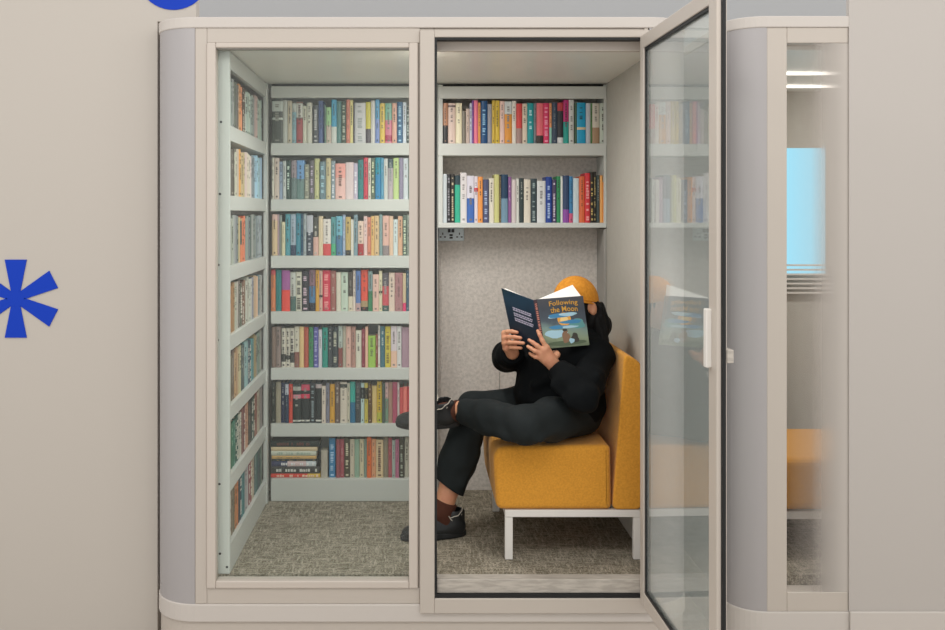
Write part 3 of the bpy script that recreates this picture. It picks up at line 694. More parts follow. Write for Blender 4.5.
# the pile lying flat at the left end of the bottom shelf, from the bottom up
zc = SHELF_Z[6] + .0004
FL = [(600, 46, 'd8402f', [(.74, 'd8b040')], [], 'f0d0b8', 34), (580, 84, '3a3a38', [], [], 'd8d8d0', 40), (540, 66, '3f4668', [(.36, 'e0c8c8'), (.78, 'd0d8dc')], [], 'e8e8ea', 40),
      (545, 24, '2c3838', [], [], 'a08a60', 44), (540, 36, 'd8b070', [], [], None, 44), (545, 58, 'd0d4c4', [], [], 'a8b8a8', 38), (560, 46, 'd8c4a0', [], [], None, 38), (595, 76, '22302f', [], [], '6a4038', 32)]
for (L, th, c, sp, bd, tt, xx) in FL:
    # printed from the left: fractions run from the left end of the lying spine
    w = th / 12.11 * K(1.0); h = L / 12.11 * K(1.0)
    d = dict(col=c, split=sp, band=bd, title=tt)
    add_book(w, h, .14, d, (PX(268 + xx / 12.11, 1.0), 1.0, zc), None, 'B6', True); zc += w + .0006
# side bookcase: the nearest books as things, the ones crowding towards the corner as one mass
rest = MB(); y_end = y1s - .045
for r in range(7):
    cols = SIDE[r].split(); n = 20; y = y0s + .024; i = 0
    step = (y_end - y) / 21.0
    R = random.Random(50 + r)
    while y < y_end - .022 and i < 40:
        f = (y - y0s) / (y_end - y0s); c = cols[min(int(f * len(cols)), len(cols) - 1)]
        j = R.randint(-14, 14); c = ''.join('%02x' % max(8, min(248, int(c[k:k + 2], 16) + j + R.randint(-5, 5))) for k in (0, 2, 4))
        w = R.uniform(.030, .048); w = min(w, y_end - y); h = R.uniform(.172, .191); dp = R.uniform(.11, .14)
        d = dict(col=c, split=[], band=[], title=('d8d4c8' if lum(c) < .12 and R.random() < .6 else None))
        if r == 2 and c and i == 7: d['split'] = [(.05, '3a4a48'), (.6, 'd87a50')]
        if i < 7:
            add_book(w - .0008, h, dp, d, (XS - .014, y, SHELF_Z[r] + .0004), math.pi / 2, 'S%d' % r)
        else:
            yy = y; zz = SHELF_Z[r] + .0004
            book_mesh(rest, w - .0008, h, dp, d, lambda x, y_, z: (XS - .014 - y_, yy + x, zz + z))
            rest.box(XS - .014 - dp + .004, XS - .02, yy + .003, yy + w - .004, zz + .003, zz + h - .003, 0, lin('e0d8c6'))
        y += w; i += 1
ro = rest.build('books', M['cover'], None, loc=(-.75, .65, 1.0)); ro['kind'] = 'stuff'
ro['label'] = 'the farther books crowding the left side bookcase towards the corner'; ro['category'] = 'books'

# labels: by look first, then by neighbours, then by order
def place_of(row):
    k, i = row[0], int(row[1])
    if k == 'B': return '%s shelf of the rear bookcase' % SHN[i]
    if k == 'S': return '%s shelf of the left side bookcase' % SHN[i]
    return ('upper' if i == 0 else 'lower') + ' wall shelf over the armchair'
ORDN = ['first', 'second', 'third', 'fourth', 'fifth', 'sixth', 'seventh', 'eighth', 'ninth', 'tenth', 'eleventh']
GRP = {'B': 'upright books on the rear bookcase', 'S': 'books on the left side bookcase', 'A': 'books on the wall shelf'}
byrow = {}
for b in BOOKS: byrow.setdefault(b[2] + ('f' if b[5] else ''), []).append(b)
for key, lst in byrow.items():
    flat = key.endswith('f'); row = key[:2]
    info = []
    for (o, d, _, w, h, fl_) in lst:
        c = cname(d['col'])
        if fl_: wd = ''
        else: wd = 'thick ' if w > .034 else 'slim ' if w < .0155 else ''
        ht = 'short ' if (h < .150 and not fl_ and row[0] != 'S') else ''
        det = ''
        if d['split']: det = ' with %s %s' % (cname(d['split'][-1][1]), 'right end' if fl_ else 'lower part')
        elif d['band']: det = ' with a %s band' % cname(d['band'][-1][2])
        elif d['title']: det = ' with %s lettering' % cname(d['title'])
        if det and (' %s lower' % c in det or ' %s band' % c in det or ' %s lettering' % c in det): det = ' with lighter lettering' if d['title'] and lum(d['title']) > lum(d['col']) else ''
        info.append((c, wd, ht, det))
    for i, (o, d, _, w, h, fl_) in enumerate(lst):
        c, wd, ht, det = info[i]
        where = 'in the flat pile on the bottom shelf' if flat else place_of(row)
        sep = ' ' if flat else ', '
        same = [j for j in range(len(info)) if info[j][0] == c]
        if len(same) == 1: lab = '%s%s%s book%s%s%s' % (ht, wd, c, det, sep, where)
        else:
            same2 = [j for j in same if info[j][3] == det]
            full = '%s book%s' % (c, det)
            if det and len(same2) == 1: lab = '%s%s%s%s' % (wd, full, sep, where)
            elif flat: lab = '%s %s book up from the bottom %s' % (ORDN[same.index(i)], c, where)
            else:
                nb = lambda j: info[j][0] if 0 <= j < len(info) else None
                L, Rr = nb(i - 1), nb(i + 1)
                pair = [j for j in same if nb(j - 1) == L and nb(j + 1) == Rr]
                if L and Rr and len(pair) == 1 and L != Rr and row[0] != 'S': lab = '%s%s book between %s and %s ones, %s' % (wd, c, L, Rr, where)
                else:
                    s = 'from the glass' if row[0] == 'S' else 'from the left'
                    lab = '%s %s book %s, %s' % (ORDN[same.index(i)], c, s, where)
        if len(lab.split()) > 16: lab = lab.replace(' of the rear bookcase', ', rear bookcase').replace(' over the armchair', '')
        tag(o, lab, 'book', 'books lying in the flat pile' if flat else GRP[row[0]])
# ================================================================== armchair
ac = empty('armchair', (.58, .52, FZ)); tag(ac, 'mustard wool armless lounge chair on a white steel frame, the reader sitting on it', 'armchair')
CY0, CY1 = .20, .845
def side_prism(mb, poly, y0, y1):        # polygon in x,z pushed along y
    mb.prism(poly, -y1, -y0, f=lambda x, y, z: (x, -z, y))
SB, ST = .364, .612
def rounded(poly, rad, n=6):
    out = []
    L = len(poly)
    for i, (p, r) in enumerate(zip(poly, rad)):
        p = Vector(p); a = (Vector(poly[i - 1]) - p); b = (Vector(poly[(i + 1) % L]) - p)
        if r <= 0: out.append(tuple(p)); continue
        r = min(r, .45 * a.length, .45 * b.length); p0 = p + a.normalized() * r; p1 = p + b.normalized() * r
        for k in range(n + 1):
            t = k / n; q = p0 * (1 - t) ** 2 + p * 2 * t * (1 - t) + p1 * t * t; out.append(tuple(q))
    return out
seat_poly = rounded([(.308, SB), (.752, SB), (.748, ST), (.294, ST - .004)], [.03, .022, .022, .065])
def soft_side(name, poly, y0, y1, r, parent, m, n=5):
    # profile in x,z pushed along y, its two side edges rolled over a radius r
    P2 = [Vector(p) for p in poly]; L = len(P2); nr = []
    ar = sum(P2[i].x * P2[(i + 1) % L].y - P2[(i + 1) % L].x * P2[i].y for i in range(L)); sg = 1 if ar > 0 else -1
    for i in range(L):
        e1 = (P2[i] - P2[i - 1]).normalized(); e2 = (P2[(i + 1) % L] - P2[i]).normalized()
        t = e1 + e2; q = Vector((t.y, -t.x)).normalized() * sg
        nr.append(q / max(.55, q.dot(Vector((e1.y, -e1.x)) * sg)))
    rings = [(y0 + r * (1 - math.cos(math.pi / 2 * (1 - k / n))) * 0 + r * (1 - math.sin(math.pi / 2 * k / n)) * 1.0 - 0, r * (1 - math.cos(math.pi / 2 * k / n))) for k in range(n, -1, -1)]
    rings = [(y, o) for y, o in rings] 
    full = [(y, o) for y, o in rings] + [(y0 + y1 - y, o) for y, o in reversed(rings)]
    mb = MB()
    for y, o in full: mb.v += [(p.x - q.x * o, y, p.y - q.y * o) for p, q in zip(P2, nr)]
    for j in range(len(full) - 1):
        for i in range(L):
            i2 = (i + 1) % L; f = (j * L + i, j * L + i2, (j + 1) * L + i2, (j + 1) * L + i)
            mb.face(f if sg < 0 else f[::-1])
    f = list(range(L)); mb.face(f if sg > 0 else f[::-1]); f = [(len(full) - 1) * L + i for i in range(L)]; mb.face(f if sg < 0 else f[::-1])
    o = mb.build(name, m, parent, smooth=True); o.data.polygons[-1].use_smooth = False; o.data.polygons[-2].use_smooth = False
    return o
soft_side('seat', seat_poly, CY0, CY1, .02, ac, M['mustard'])
back_poly = rounded([(.754, SB), (.868, SB), (.873, .925), (.800, .968)], [.025, .025, .05, .035])
soft_side('backrest', back_poly, CY0 + .001, CY1 - .001, .010, ac, M['mustard'])
tb = .026; zt = SB - .001
mb = MB()
for y in (CY0 + .004, CY1 - .03): mb.box(.342, .862, y, y + tb, zt - .028, zt)
for x in (.342, .836): mb.box(x, x + tb, CY0 + .03, CY1 - .03, zt - .028, zt)
mb.build('frame', M['white'], ac, bevel=.002)
for x in (.342, .836):
    for y in (CY0 + .004, CY1 - .03):
        mb = MB(); mb.box(x, x + tb + .004, y, y + tb, FZ + .002, zt - .029); mb.build('leg', M['white'], ac, bevel=.002)

# ================================================================== the reader
V = lambda *a: np.array(a, float)
HC = V(*P(576.5, 307, .44))                       # head centre
th, ph = math.radians(16), math.radians(24)     # head bowed and turned a little towards the viewer
fw = V(-math.cos(th) * math.cos(ph), -math.cos(th) * math.sin(ph), -math.sin(th))
lf = np.cross(V(0, 0, 1), fw); lf /= np.linalg.norm(lf)          # the reader's left
up = np.cross(fw, lf)
HR = [fw, lf, up]
def hp(f, l, u): return HC + fw * f + lf * l + up * u

hipN, hipF = V(.655, .36, .70), V(.655, .54, .708)
kneeN, kneeF = V(.405, .112, .708), V(.240, .53, .688)
ankN, ankF = V(.178, .415, .703), V(.106, .478, .270)
shN, shF = V(.718, .332, .930), V(.690, .60, .925)
elN, elF = V(*P(583, 397, .130)), V(*P(507, 357, .57))
wrN, wrF = V(*P(556, 367.5, .235)), V(*P(512.5, 353, .385))

B = Field((-.10, .02, .155), (.84, .74, 1.28), .0032)
# head with face
B.ell(hp(0, 0, .012), (.094, .074, .100), HR, 0)
B.ell(hp(.030, 0, -.050), (.058, .054, .060), HR, .03)
B.ell(hp(.062, 0, -.088), (.022, .024, .020), HR, .02)           # chin
B.cone(hp(.088, 0, .014), hp(.108, 0, -.024), .008, .012, .012)  # nose
for s in (-1, 1):
    B.ell(hp(.102, .011 * s, -.029), (.008, .007, .007), HR, .006)
    B.ell(hp(.083, .034 * s, .016), (.014, .017, .012), HR, .008, 's')
    B.cone(hp(.088, .016 * s, .034), hp(.078, .048 * s, .034), .007, .006, .010)
    B.ell(hp(.066, .040 * s, -.028), (.024, .022, .022), HR, .02)
    B.ell(hp(-.026, .076 * s, -.006), (.020, .009, .031), HR, .006)   # ear
    B.ell(hp(-.020, .084 * s, -.002), (.010, .006, .018), HR, .004, 's')
B.cone(hp(.092, -.018, -.052), hp(.092, .018, -.052), .006, .006, .006)
B.cone(hp(.089, -.014, -.064), hp(.089, .014, -.064), .0065, .0065, .006)
B.cone(hp(-.025, 0, -.055), V(.690, .44, .965), .052, .054, .03)
# trunk
B.cone(V(.655, .41, .735), V(.655, .49, .735), .105, .105, .04); B.cone(V(.635, .44, .75), V(.640, .44, .89), .112, .108, .05)
B.cone(shN, shF, .052, .052, .05)
for a, b, c, r in ((hipN, kneeN, ankN, 1), (hipF, kneeF, ankF, 1)):
    B.cone(a, b, .075, .052, .03); B.cone(b, b * .6 + c * .4, .050, .050, .02); B.cone(b * .6 + c * .4, c, .050, .040 if c is ankF else .036, .02)
for a, b, c in ((shN, elN, wrN), (shF, elF, wrF)): B.cone(a, b, .046, .037, .02); B.cone(b, c, .037, .024, .015)
# feet inside the shoes
footF = [(ankF, .036), (V(.148, .478, .222), .036)]
B.cone(ankF, V(.134, .480, .215), .038, .026, .004); B.cone(V(.142, .480, .210), V(.0, .443, .200), .024, .013, .02)
B.cone(ankN, V(.12, .44, .690), .036, .030, .01); B.cone(V(.12, .44, .690), V(.0, .490, .676), .022, .012, .02)
# near hand: back of the hand to us, fingers spread over the spine of the book
def hand(wr, kn, fingers, thumb, rk):
    mid = sum(kn) / len(kn)
    for i, k in enumerate(kn): B.cone(wr * .82 + mid * .18 + (k - mid) * .45, k, .0145, rk, .010)
    B.cone(kn[0], kn[-1], rk * .9, rk * .85, .008); B.cone(wr, wr * .5 + mid * .5, .021, .019, .015)
    for f, rr in fingers: B.chain(f, rr, .004)
    B.chain(thumb, (.0145, .0115, .0095, .0080), .008)
q = lambda a, b, c: V(*P(a, b, c - .053))
R4 = (.0098, .0088, .0080, .0068)
knN = [q(546.5, 347.5, .262), q(543, 350, .259), q(540.5, 353.3, .262), q(539.5, 357, .268)]
hand(wrN, knN, [
    ([knN[0], q(542.3, 340.5, .257), q(539.8, 335, .262), q(537.8, 330.8, .270)], R4),
    ([knN[1], q(537, 345.6, .256), q(533, 342.6, .262), q(529, 340, .276)], R4),
    ([knN[2], q(535, 351, .258), q(531.5, 348.6, .266), q(527.8, 346.4, .281)], R4),
    ([knN[3], q(535.2, 356.8, .268), q(532.4, 355.2, .275), q(529.8, 353.4, .286)], (.0088, .0078, .0070, .006))],
    [q(552, 359, .285), q(557, 354.5, .300), q(556.5, 353, .316), q(554, 352.4, .330)], .0118)
knF = [q(504.6, 333.2, .405), q(504.2, 338.2, .398), q(504.6, 343.2, .398), q(506, 348.4, .402)]
hand(wrF, knF, [
    ([knF[0], q(507.5, 331.6, .388), q(512, 331.4, .374), q(517.2, 332.4, .364)], R4),
    ([knF[1], q(508.5, 337, .380), q(514.5, 337, .362), q(520.8, 338, .345)], R4),
    ([knF[2], q(509.5, 342.4, .376), q(516, 342.6, .357), q(523.5, 343.2, .337)], R4),
    ([knF[3], q(511, 347.4, .379), q(516, 347.8, .361), q(521, 348, .348)], (.0092, .0083, .0075, .0065))],
    [q(511, 350, .438), q(513.5, 344, .440), q(517, 339, .432), q(519.5, 333, .425)], .0125)
person = B.build('person', M['skin'], None, loc=(.655, .45, .60))
tag(person, 'person in black with a mustard beanie, sitting cross-legged in the booth reading a raised book', 'person')
for s in (-1, 1):
    mb = MB(); c = hp(.074, .034 * s, .014)
    import bmesh
    bm = bmesh.new(); bmesh.ops.create_uvsphere(bm, u_segments=16, v_segments=10, radius=.0115)
    me = bpy.data.meshes.new('eye'); bm.to_mesh(me); bm.free(); me.materials.append(M['eye']); me.shade_smooth()
    e = link('eye', me, person, ORG[person.name]); e.location = Vector(c) - ORG[person.name]
    bm = bmesh.new(); bmesh.ops.create_uvsphere(bm, u_segments=14, v_segments=8, radius=.0062)
    me = bpy.data.meshes.new('iris'); bm.to_mesh(me); bm.free(); me.materials.append(M['iris']); me.shade_smooth()
    i_ = link('iris', me, e, ORG[person.name]); i_.location = Vector(fw * .0068 - up * .002)

# jacket: trunk, then each sleeve in its own field so that the cuffs can be cut square
JLO, JHI = (.32, .02, .58), (.86, .80, 1.06)
J = Field(JLO, JHI, .0045)
J.cone(V(.640, .38, .732), V(.640, .52, .732), .112, .112, 0)
J.cone(V(.628, .38, .75), V(.640, .40, .90), .118, .112, .05); J.cone(V(.628, .50, .75), V(.640, .50, .90), .118, .112, .05)
J.cone(V(.505, .43, .765), V(.545, .45, .87), .098, .105, .06); J.cone(V(.50, .50, .765), V(.54, .52, .86), .09, .10, .05)
J.cone(shN, shF, .066, .064, .045); J.cone(V(.68, .37, .93), V(.68, .52, .93), .086, .086, .05)
J.cone(V(.690, .44, .955), V(.692, .435, .995), .082, .070, .04)
gN = (wrN - elN) / np.linalg.norm(wrN - elN); gF = (wrF - elF) / np.linalg.norm(wrF - elF)
JN = Field(JLO, JHI, .0045)
JN.chain([shN, shN * .4 + elN * .6, elN], (.066, .061, .056), .025); JN.chain([elN, elN * .45 + wrN * .55, wrN + gN * .02], (.056, .053, .042), .025)
for t, a in ((.50, .3), (.70, .8), (.90, .1)):
    c = shN + (elN - shN) * t; JN.cone(c + V(-.045, -.040, -.03), c + V(.03, -.045, .045 * a), .016, .011, .025)
for t in (.12, .32, .52, .72):
    c = elN + (wrN - elN) * t; JN.cone(c + V(-.035, -.030, -.032), c + V(.040, -.026, .02), .014, .010, .02)
JN.cut(wrN - gN * .006, gN)
JF = Field(JLO, JHI, .0045)
JF.chain([shF, shF * .4 + elF * .6, elF], (.066, .063, .060), .025); JF.chain([elF, elF * .45 + wrF * .55, wrF + gF * .02], (.060, .054, .043), .025)
for t in (.15, .4, .65):
    c = elF + (wrF - elF) * t; JF.cone(c + V(-.045, -.01, -.02), c + V(-.01, -.02, .05), .012, .009, .02)
JF.cut(wrF - gF * .006, gF)
for f_, k_ in ((JN, .018), (JF, .02)):
    h_ = np.maximum(k_ - np.abs(J.F - f_.F), 0) / k_; J.F = np.minimum(J.F, f_.F) - h_ * h_ * k_ * .25
for z in (.78, .85): J.cone(V(.47, .345, z - .03), V(.60, .285, z + .03), .012, .010, .03)
J.ripple(.0013, [(60, 35, 22, 0), (-25, 48, 70, 1.0), (38, -62, 45, 2.2)])
jk = J.build('jacket', M['jacket'], person, it=2)
# trousers: near leg crossed with its ankle over the far knee
T = Field((.02, .02, .24), (.80, .72, .86), .0045)
T.cone(V(.645, .40, .728), V(.645, .50, .728), .108, .108, 0)
T.chain([hipN, hipN * .5 + kneeN * .5, kneeN], (.084, .080, .068), .035); T.chain([kneeN, kneeN * .5 + ankN * .5, ankN * .90 + kneeN * .10], (.069, .066, .054), .025)
T.cone(ankN * .97 + kneeN * .03, ankN * 1.25 - kneeN * .25, .055, .055, .004, 's')
T.chain([hipF, hipF * .5 + kneeF * .5, kneeF], (.084, .078, .070), .035); T.chain([kneeF, kneeF * .5 + ankF * .5, kneeF * .18 + ankF * .82], (.070, .076, .063), .02)
for a, b, r in ((V(.60, .27, .76), V(.47, .13, .735), .013), (V(.60, .24, .70), V(.46, .07, .665), .012), (V(.36, .13, .74), V(.25, .30, .745), .012), (V(.34, .10, .67), V(.24, .28, .67), .012),
                (V(.22, .455, .60), V(.20, .44, .48), .012), (V(.25, .46, .52), V(.19, .44, .40), .011), (V(.262, .462, .62), V(.232, .458, .50), .012)):
    T.cone(a, b, r, r * .7, .035)
T.ripple(.0012, [(45, 28, 40, 0), (-52, 33, 25, 1.3), (22, -60, 52, .7)])
T.cut(kneeF * .24 + ankF * .76, (ankF - kneeF) + V(.0, 0, 0) * 0 + V(-.14, 0, .02)); 
tr = T.build('trousers', M['trouser'], person, it=2)
# socks
def sock(a, b, r0, r1, *more):
    S = Field(np.minimum(a, b) - .12, np.maximum(a, b) + .07, .003)
    S.cone(a, b, r0, r1, 0)
    rr = [r1, .034 if len(more) > 1 else .017, .017]; pp = [b] + list(more)
    for i in range(len(more)): S.cone(pp[i], pp[i + 1], rr[i] * .98, rr[i + 1], .02)
    n = (a - b) / np.linalg.norm(a - b); S.cut(a - n * .004, n, .002)
    S.build('sock', M['sock'], person)
sock(V(.126, .480, .320), V(.108, .479, .274), .0480, .0460, V(.136, .481, .214), V(.03, .450, .207))
sock(V(.176, .414, .703), V(.112, .440, .690), .0445, .036, V(.03, .478, .680))
# trainers
def shoe(origin, f, u, label):
    f = V(*f); f /= np.linalg.norm(f); u = V(*u); u -= f * (u @ f); u /= np.linalg.norm(u); s = np.cross(u, f); O = V(*origin)
    w = lambda x, y, z: O + f * x + s * y + u * z
    R = [f, s, u]
    lo = np.minimum.reduce([w(a, b, c) for a in (-.03, .30) for b in (-.08, .08) for c in (-.02, .14)]); hi = np.maximum.reduce([w(a, b, c) for a in (-.03, .30) for b in (-.08, .08) for c in (-.02, .14)])
    F = Field(lo, hi, .003)
    F.ell(w(.045, 0, .040), (.050, .037, .046), R, 0); F.ell(w(.125, 0, .036), (.075, .040, .038), R, .03); F.ell(w(.200, 0, .030), (.066, .044, .029), R, .03)
    F.cone(w(.050, 0, .060), w(.050, 0, .092), .040, .043, .02); F.cone(w(.10, 0, .070), w(.17, 0, .052), .026, .022, .02)
    F.cone(w(.012, 0, .075), w(.008, 0, .100), .012, .010, .012)
    F.cone(w(.052, 0, .085), w(.048, 0, .14), .034, .036, .004, 's')
    F.cut(w(0, 0, .016), -u, .003)
    sh = F.build('shoe', M['shoe'], person); sh['label'] = label
    pl = []
    for i in range(36):
        a = 2 * math.pi * i / 36; c, sn = math.cos(a), math.sin(a)
        x = .132 + .140 * c; y = (.046 if c > 0 else .040) * (1 - .10 * math.cos(2 * a)) * sn * (1 - .14 * math.exp(-((c + .1) / .35) ** 2))
        pl.append((x, y))
    mb = MB(); mb.prism(pl, 0, .026, f=lambda x, y, z: tuple(w(x, y, z)))
    mb.build('sole', M['soleblack'], sh, loc=ORG[person.name], bevel=.006, seg=3)
    mb = MB()
    for i in range(5):
        x = .095 + i * .020; zt = .109 - i * .0088; ww = .030
        mb.tube([tuple(w(x + d * .3, t * ww, zt + .002 - abs(t) ** 2 * .014)) for t, d in ((-1, .01), (-.5, .005), (0, 0), (.5, .005), (1, .01))], .0026, 6)
    mb.tube([tuple(w(.088 + .02 * math.sin(a) * 1.0, .028 * math.cos(a), .118 + .008 * math.sin(2 * a))) for a in [2 * math.pi * i / 14 for i in range(14)]], .0024, 6, closed=True)
    mb.tube([tuple(w(.055 + .044 * math.cos(a), .044 * math.sin(a), .092 + .013 * math.cos(a) ** 2 - .010 * math.cos(a) + .002 * math.sin(9 * a))) for a in [2 * math.pi * i / 36 for i in range(36)]], .0019, 6, closed=True)
    for s_ in (-1, 1): mb.tube([tuple(w(.02 + .06 * t, .041 * s_ * (.75 + .25 * t), .098 - .03 * math.sin(t * 3.1))) for t in [i / 6 for i in range(7)]], .0022, 6)
    mb.build('laces', M['lace'], sh, loc=ORG[person.name])
shoe((.200, .496, FZ + .002), (-.275, -.070, 0), (0, 0, 1), 'planted black trainer with pale laces')
shoe((.170, .416, .640), (-.240, .095, -.020), (0.12, -.30, .92), 'raised black trainer on the crossed foot')
# beanie: pulled lower at the nape than over the brow
HN = up * 1.0 - fw * .50; HN /= np.linalg.norm(HN); HB = hp(-.01, 0, .018)
H = Field(HC - .17, HC + .17, .0032)
H.ell(hp(-.004, 0, .026), (.096, .084, .102), HR, 0)
H.cut(HB, -HN, .004)
bn = H.build('beanie', M['hat'], person, it=2)
mb = MB()
for rr in (0, 1):
    ring = []
    for i in range(40):
        a = 2 * math.pi * i / 40; c = HB; n = HN
        d1 = fw - n * (fw @ n); d1 /= np.linalg.norm(d1); d2 = np.cross(n, d1)
        ring.append(tuple(c + d1 * (.004 + .0960 * math.cos(a)) + d2 * .0835 * math.sin(a) + n * (.003 + rr * .010)))
    mb.tube(ring, .0035, 8, closed=True)
mb.build('brim', M['hat'], bn, loc=ORG[person.name], smooth=True)
mb = MB(); c = V(*P(565, 283, .36))
c = hp(.070, .046, .082)
mb.tube([tuple(c + lf * .004 + fw * .014 * math.cos(a) + up * .010 * math.sin(a)) for a in [2 * math.pi * i / 16 for i in range(16)]], .0042, 8, closed=True)
mb.build('loop_tag', M['red'], bn, loc=ORG[person.name], smooth=True)
# long hair falling behind the ear onto the back
A = Field(HC - V(.16, .16, .26), HC + V(.20, .16, .16), .0035)
A.ell(hp(-.018, 0, .008), (.088, .081, .098), HR, 0)
for s in (1, -1):
    A.chain([hp(-.050, .058 * s, -.02), hp(-.055, .062 * s, -.09), V(.715, HC[1] - .060 * s, .975)], (.034, .034, .026), .03)
A.chain([hp(-.055, 0, -.02), V(.712, .44, 1.05), V(.738, .43, .985)], (.050, .048, .036), .04)
A.chain([V(.730, .385, 1.06), V(.752, .370, .99), V(.757, .362, .955)], (.024, .017, .007), .02)
A.ell(hp(.085, 0, -.03), (.075, .060, .075), HR, .012, 's')      # the face stays free
A.ell(hp(-.018, .092, -.006), (.026, .022, .036), HR, .010, 's'); A.ell(hp(-.018, -.092, -.006), (.026, .022, .036), HR, .010, 's')
A.cut(HB + HN * .014, HN, .004)
A.ripple(.0016, [(190, 160, 14, 0), (-150, 210, 10, 1.1)])
A.build('hair', M['hair'], person, it=1)

# ================================================================== the open picture book
def col_mat(n, h, r=.45): return mat(n, h, r)
YS_, YR_, YL_, YP_ = .240, .265, .36, .335
fTL, fTR, fBR, fBL = V(*P(536.8, 299.3, YS_)), V(*P(583, 295.8, YR_)), V(*P(589.4, 345, YR_)), V(*P(545.2, 348.8, YS_))
bTL, bTR, bBR, bBL = V(*P(501.3, 288.3, YL_)), V(*P(533.3, 300.2, YS_ + .002)), V(*P(541.6, 348.6, YS_ + .002)), V(*P(511.6, 337.0, YL_ - .006))
ob = empty('open_book', tuple((fBL + bBR) / 2)); tag(ob, 'open hardback picture book with a moonlit cover, held up before the reader\'s face', 'book')
def quad(tl, tr, br, bl):
    n = np.cross(tr - tl, bl - tl); n /= np.linalg.norm(n)
    if n[1] > 0: n = -n
    def Q(u, v, o=0.0): return tl * (1 - u) * (1 - v) + tr * u * (1 - v) + br * u * v + bl * (1 - u) * v + n * o
    return Q, n
QF, nF = quad(fTL, fTR, fBR, fBL); QB, nB = quad(bTL, bTR, bBR, bBL)
def cover(name, Q, m):
    mb = MB(); mb.hexa([Q(0, 1, 0), Q(1, 1, 0), Q(1, 1, -.003), Q(0, 1, -.003), Q(0, 0, 0), Q(1, 0, 0), Q(1, 0, -.003), Q(0, 0, -.003)])
    return mb.build(name, m, ob)
# front board printed with a night sky that turns to meadow green low down
def printed(name, stops, axis='Z', lo=0, hi=1):
    m = bpy.data.materials.new(name); m.use_nodes = True; nt = m.node_tree; b = nt.nodes['Principled BSDF']; b.inputs['Roughness'].default_value = .4
    tc = nt.nodes.new('ShaderNodeTexCoord'); sp = nt.nodes.new('ShaderNodeSeparateXYZ'); rp = nt.nodes.new('ShaderNodeValToRGB')
    nz = nt.nodes.new('ShaderNodeTexNoise'); nz.inputs['Scale'].default_value = 28; ad = nt.nodes.new('ShaderNodeMath'); ad.operation = 'MULTIPLY_ADD'; ad.inputs[1].default_value = .22
    sb_ = nt.nodes.new('ShaderNodeMath'); sb_.operation = 'SUBTRACT'; sb_.inputs[1].default_value = .11
    nt.links.new(tc.outputs['Generated'], sp.inputs[0]); nt.links.new(tc.outputs['Object'], nz.inputs['Vector'])
    nt.links.new(nz.outputs['Fac'], ad.inputs[0]); nt.links.new(sp.outputs[axis], ad.inputs[2]); nt.links.new(ad.outputs[0], sb_.inputs[0]); nt.links.new(sb_.outputs[0], rp.inputs['Fac'])
    cr = rp.color_ramp; cr.elements[0].position, cr.elements[0].color = stops[0][0], lin(stops[0][1]); cr.elements[1].position, cr.elements[1].color = stops[-1][0], lin(stops[-1][1])
    for p, c in stops[1:-1]: e = cr.elements.new(p); e.color = lin(c)
    nt.links.new(rp.outputs['Color'], b.inputs['Base Color']); return m
fc = cover('front_cover', QF, printed('night_meadow_print', [(.03, '6d7a62'), (.22, '8d9c80'), (.40, '7d9590'), (.52, '4a5560'), (.75, '3c424c'), (1, '4a4a50')]))
bcv = cover('back_cover', QB, printed('dark_blue_print', [(0, '14202c'), (.5, '16283a'), (.85, '1c3a50'), (1, '12303c')]))
mb = MB(); mb.hexa([bBR - V(0, 0, 0), fBL, fBL + V(0, .004, 0), bBR + V(0, .004, 0), bTR, fTL, fTL + V(0, .004, 0), bTR + V(0, .004, 0)])
sp_ = mb.build('spine', col_mat('spine_print', '#3a2630'), ob)
def strip(mb, Q, u0, u1, v0, v1, o, m=0, du=0.0):
    mb.hexa([Q(u0, v1, 0.0002), Q(u1, v1, 0.0002), Q(u1, v1, o), Q(u0, v1, o), Q(u0, v0, 0.0002), Q(u1, v0, 0.0002), Q(u1, v0, o), Q(u0, v0, o)], m)
mb = MB(); R = random.Random(3)
QS, nS = quad(bTR, fTL, fBL, bBR); v = .08
while v < .9:
    L = R.uniform(.015, .03); strip(mb, QS, .25, .8, v, v + L, .0006); v += L + R.uniform(.006, .03)
mb.build('spine_lettering', col_mat('spine_lettering', '#c07a6a'), sp_, loc=ORG[ob.name])
# blurb on the back: three short paragraphs, far too small to read
mb = MB()
for para, n in ((.32, 2), (.43, 2), (.535, 2)):
    for i in range(n):
        v = para + i * .040; u = .26; end = .86 if i == 0 else .84
        while u < end:
            L = R.uniform(.03, .09); strip(mb, QB, u, min(u + L, end), v - .05 * (1 - u) * 0, v + .026, .0005); u += L + .014
mb.build('blurb', col_mat('blurb_print', '#b9b4c8'), bcv, loc=ORG[ob.name])
# page blocks
mb = MB(); pk = V(*P(572.5, 284.8, YP_)); pb = V(*P(578, 333, YP_))
i0, i1 = QF(.0, .02, -.0032), QF(.97, .02, -.0032); j0, j1 = QF(.0, .98, -.0032), QF(.97, .98, -.0032)
back0 = V(-.002, .006, 0)
mb.hexa([j0, j1, pb, j0 + back0, i0, i1, pk, i0 + back0]); mb.build('page_block', M['paper'], ob)
mb = MB(); sft = V(.010, .014, .004)
a0, a1 = QB(.03, .02, -.0032), QB(1, .02, -.0032); c0, c1 = QB(.03, .98, -.0032), QB(1, .98, -.0032)
mb.hexa([c0, c1, c1 + V(.002, .008, 0), c0 + sft, a0, a1, a1 + V(.002, .008, 0), a0 + sft]); mb.build('page_block', M['paper'], ob)
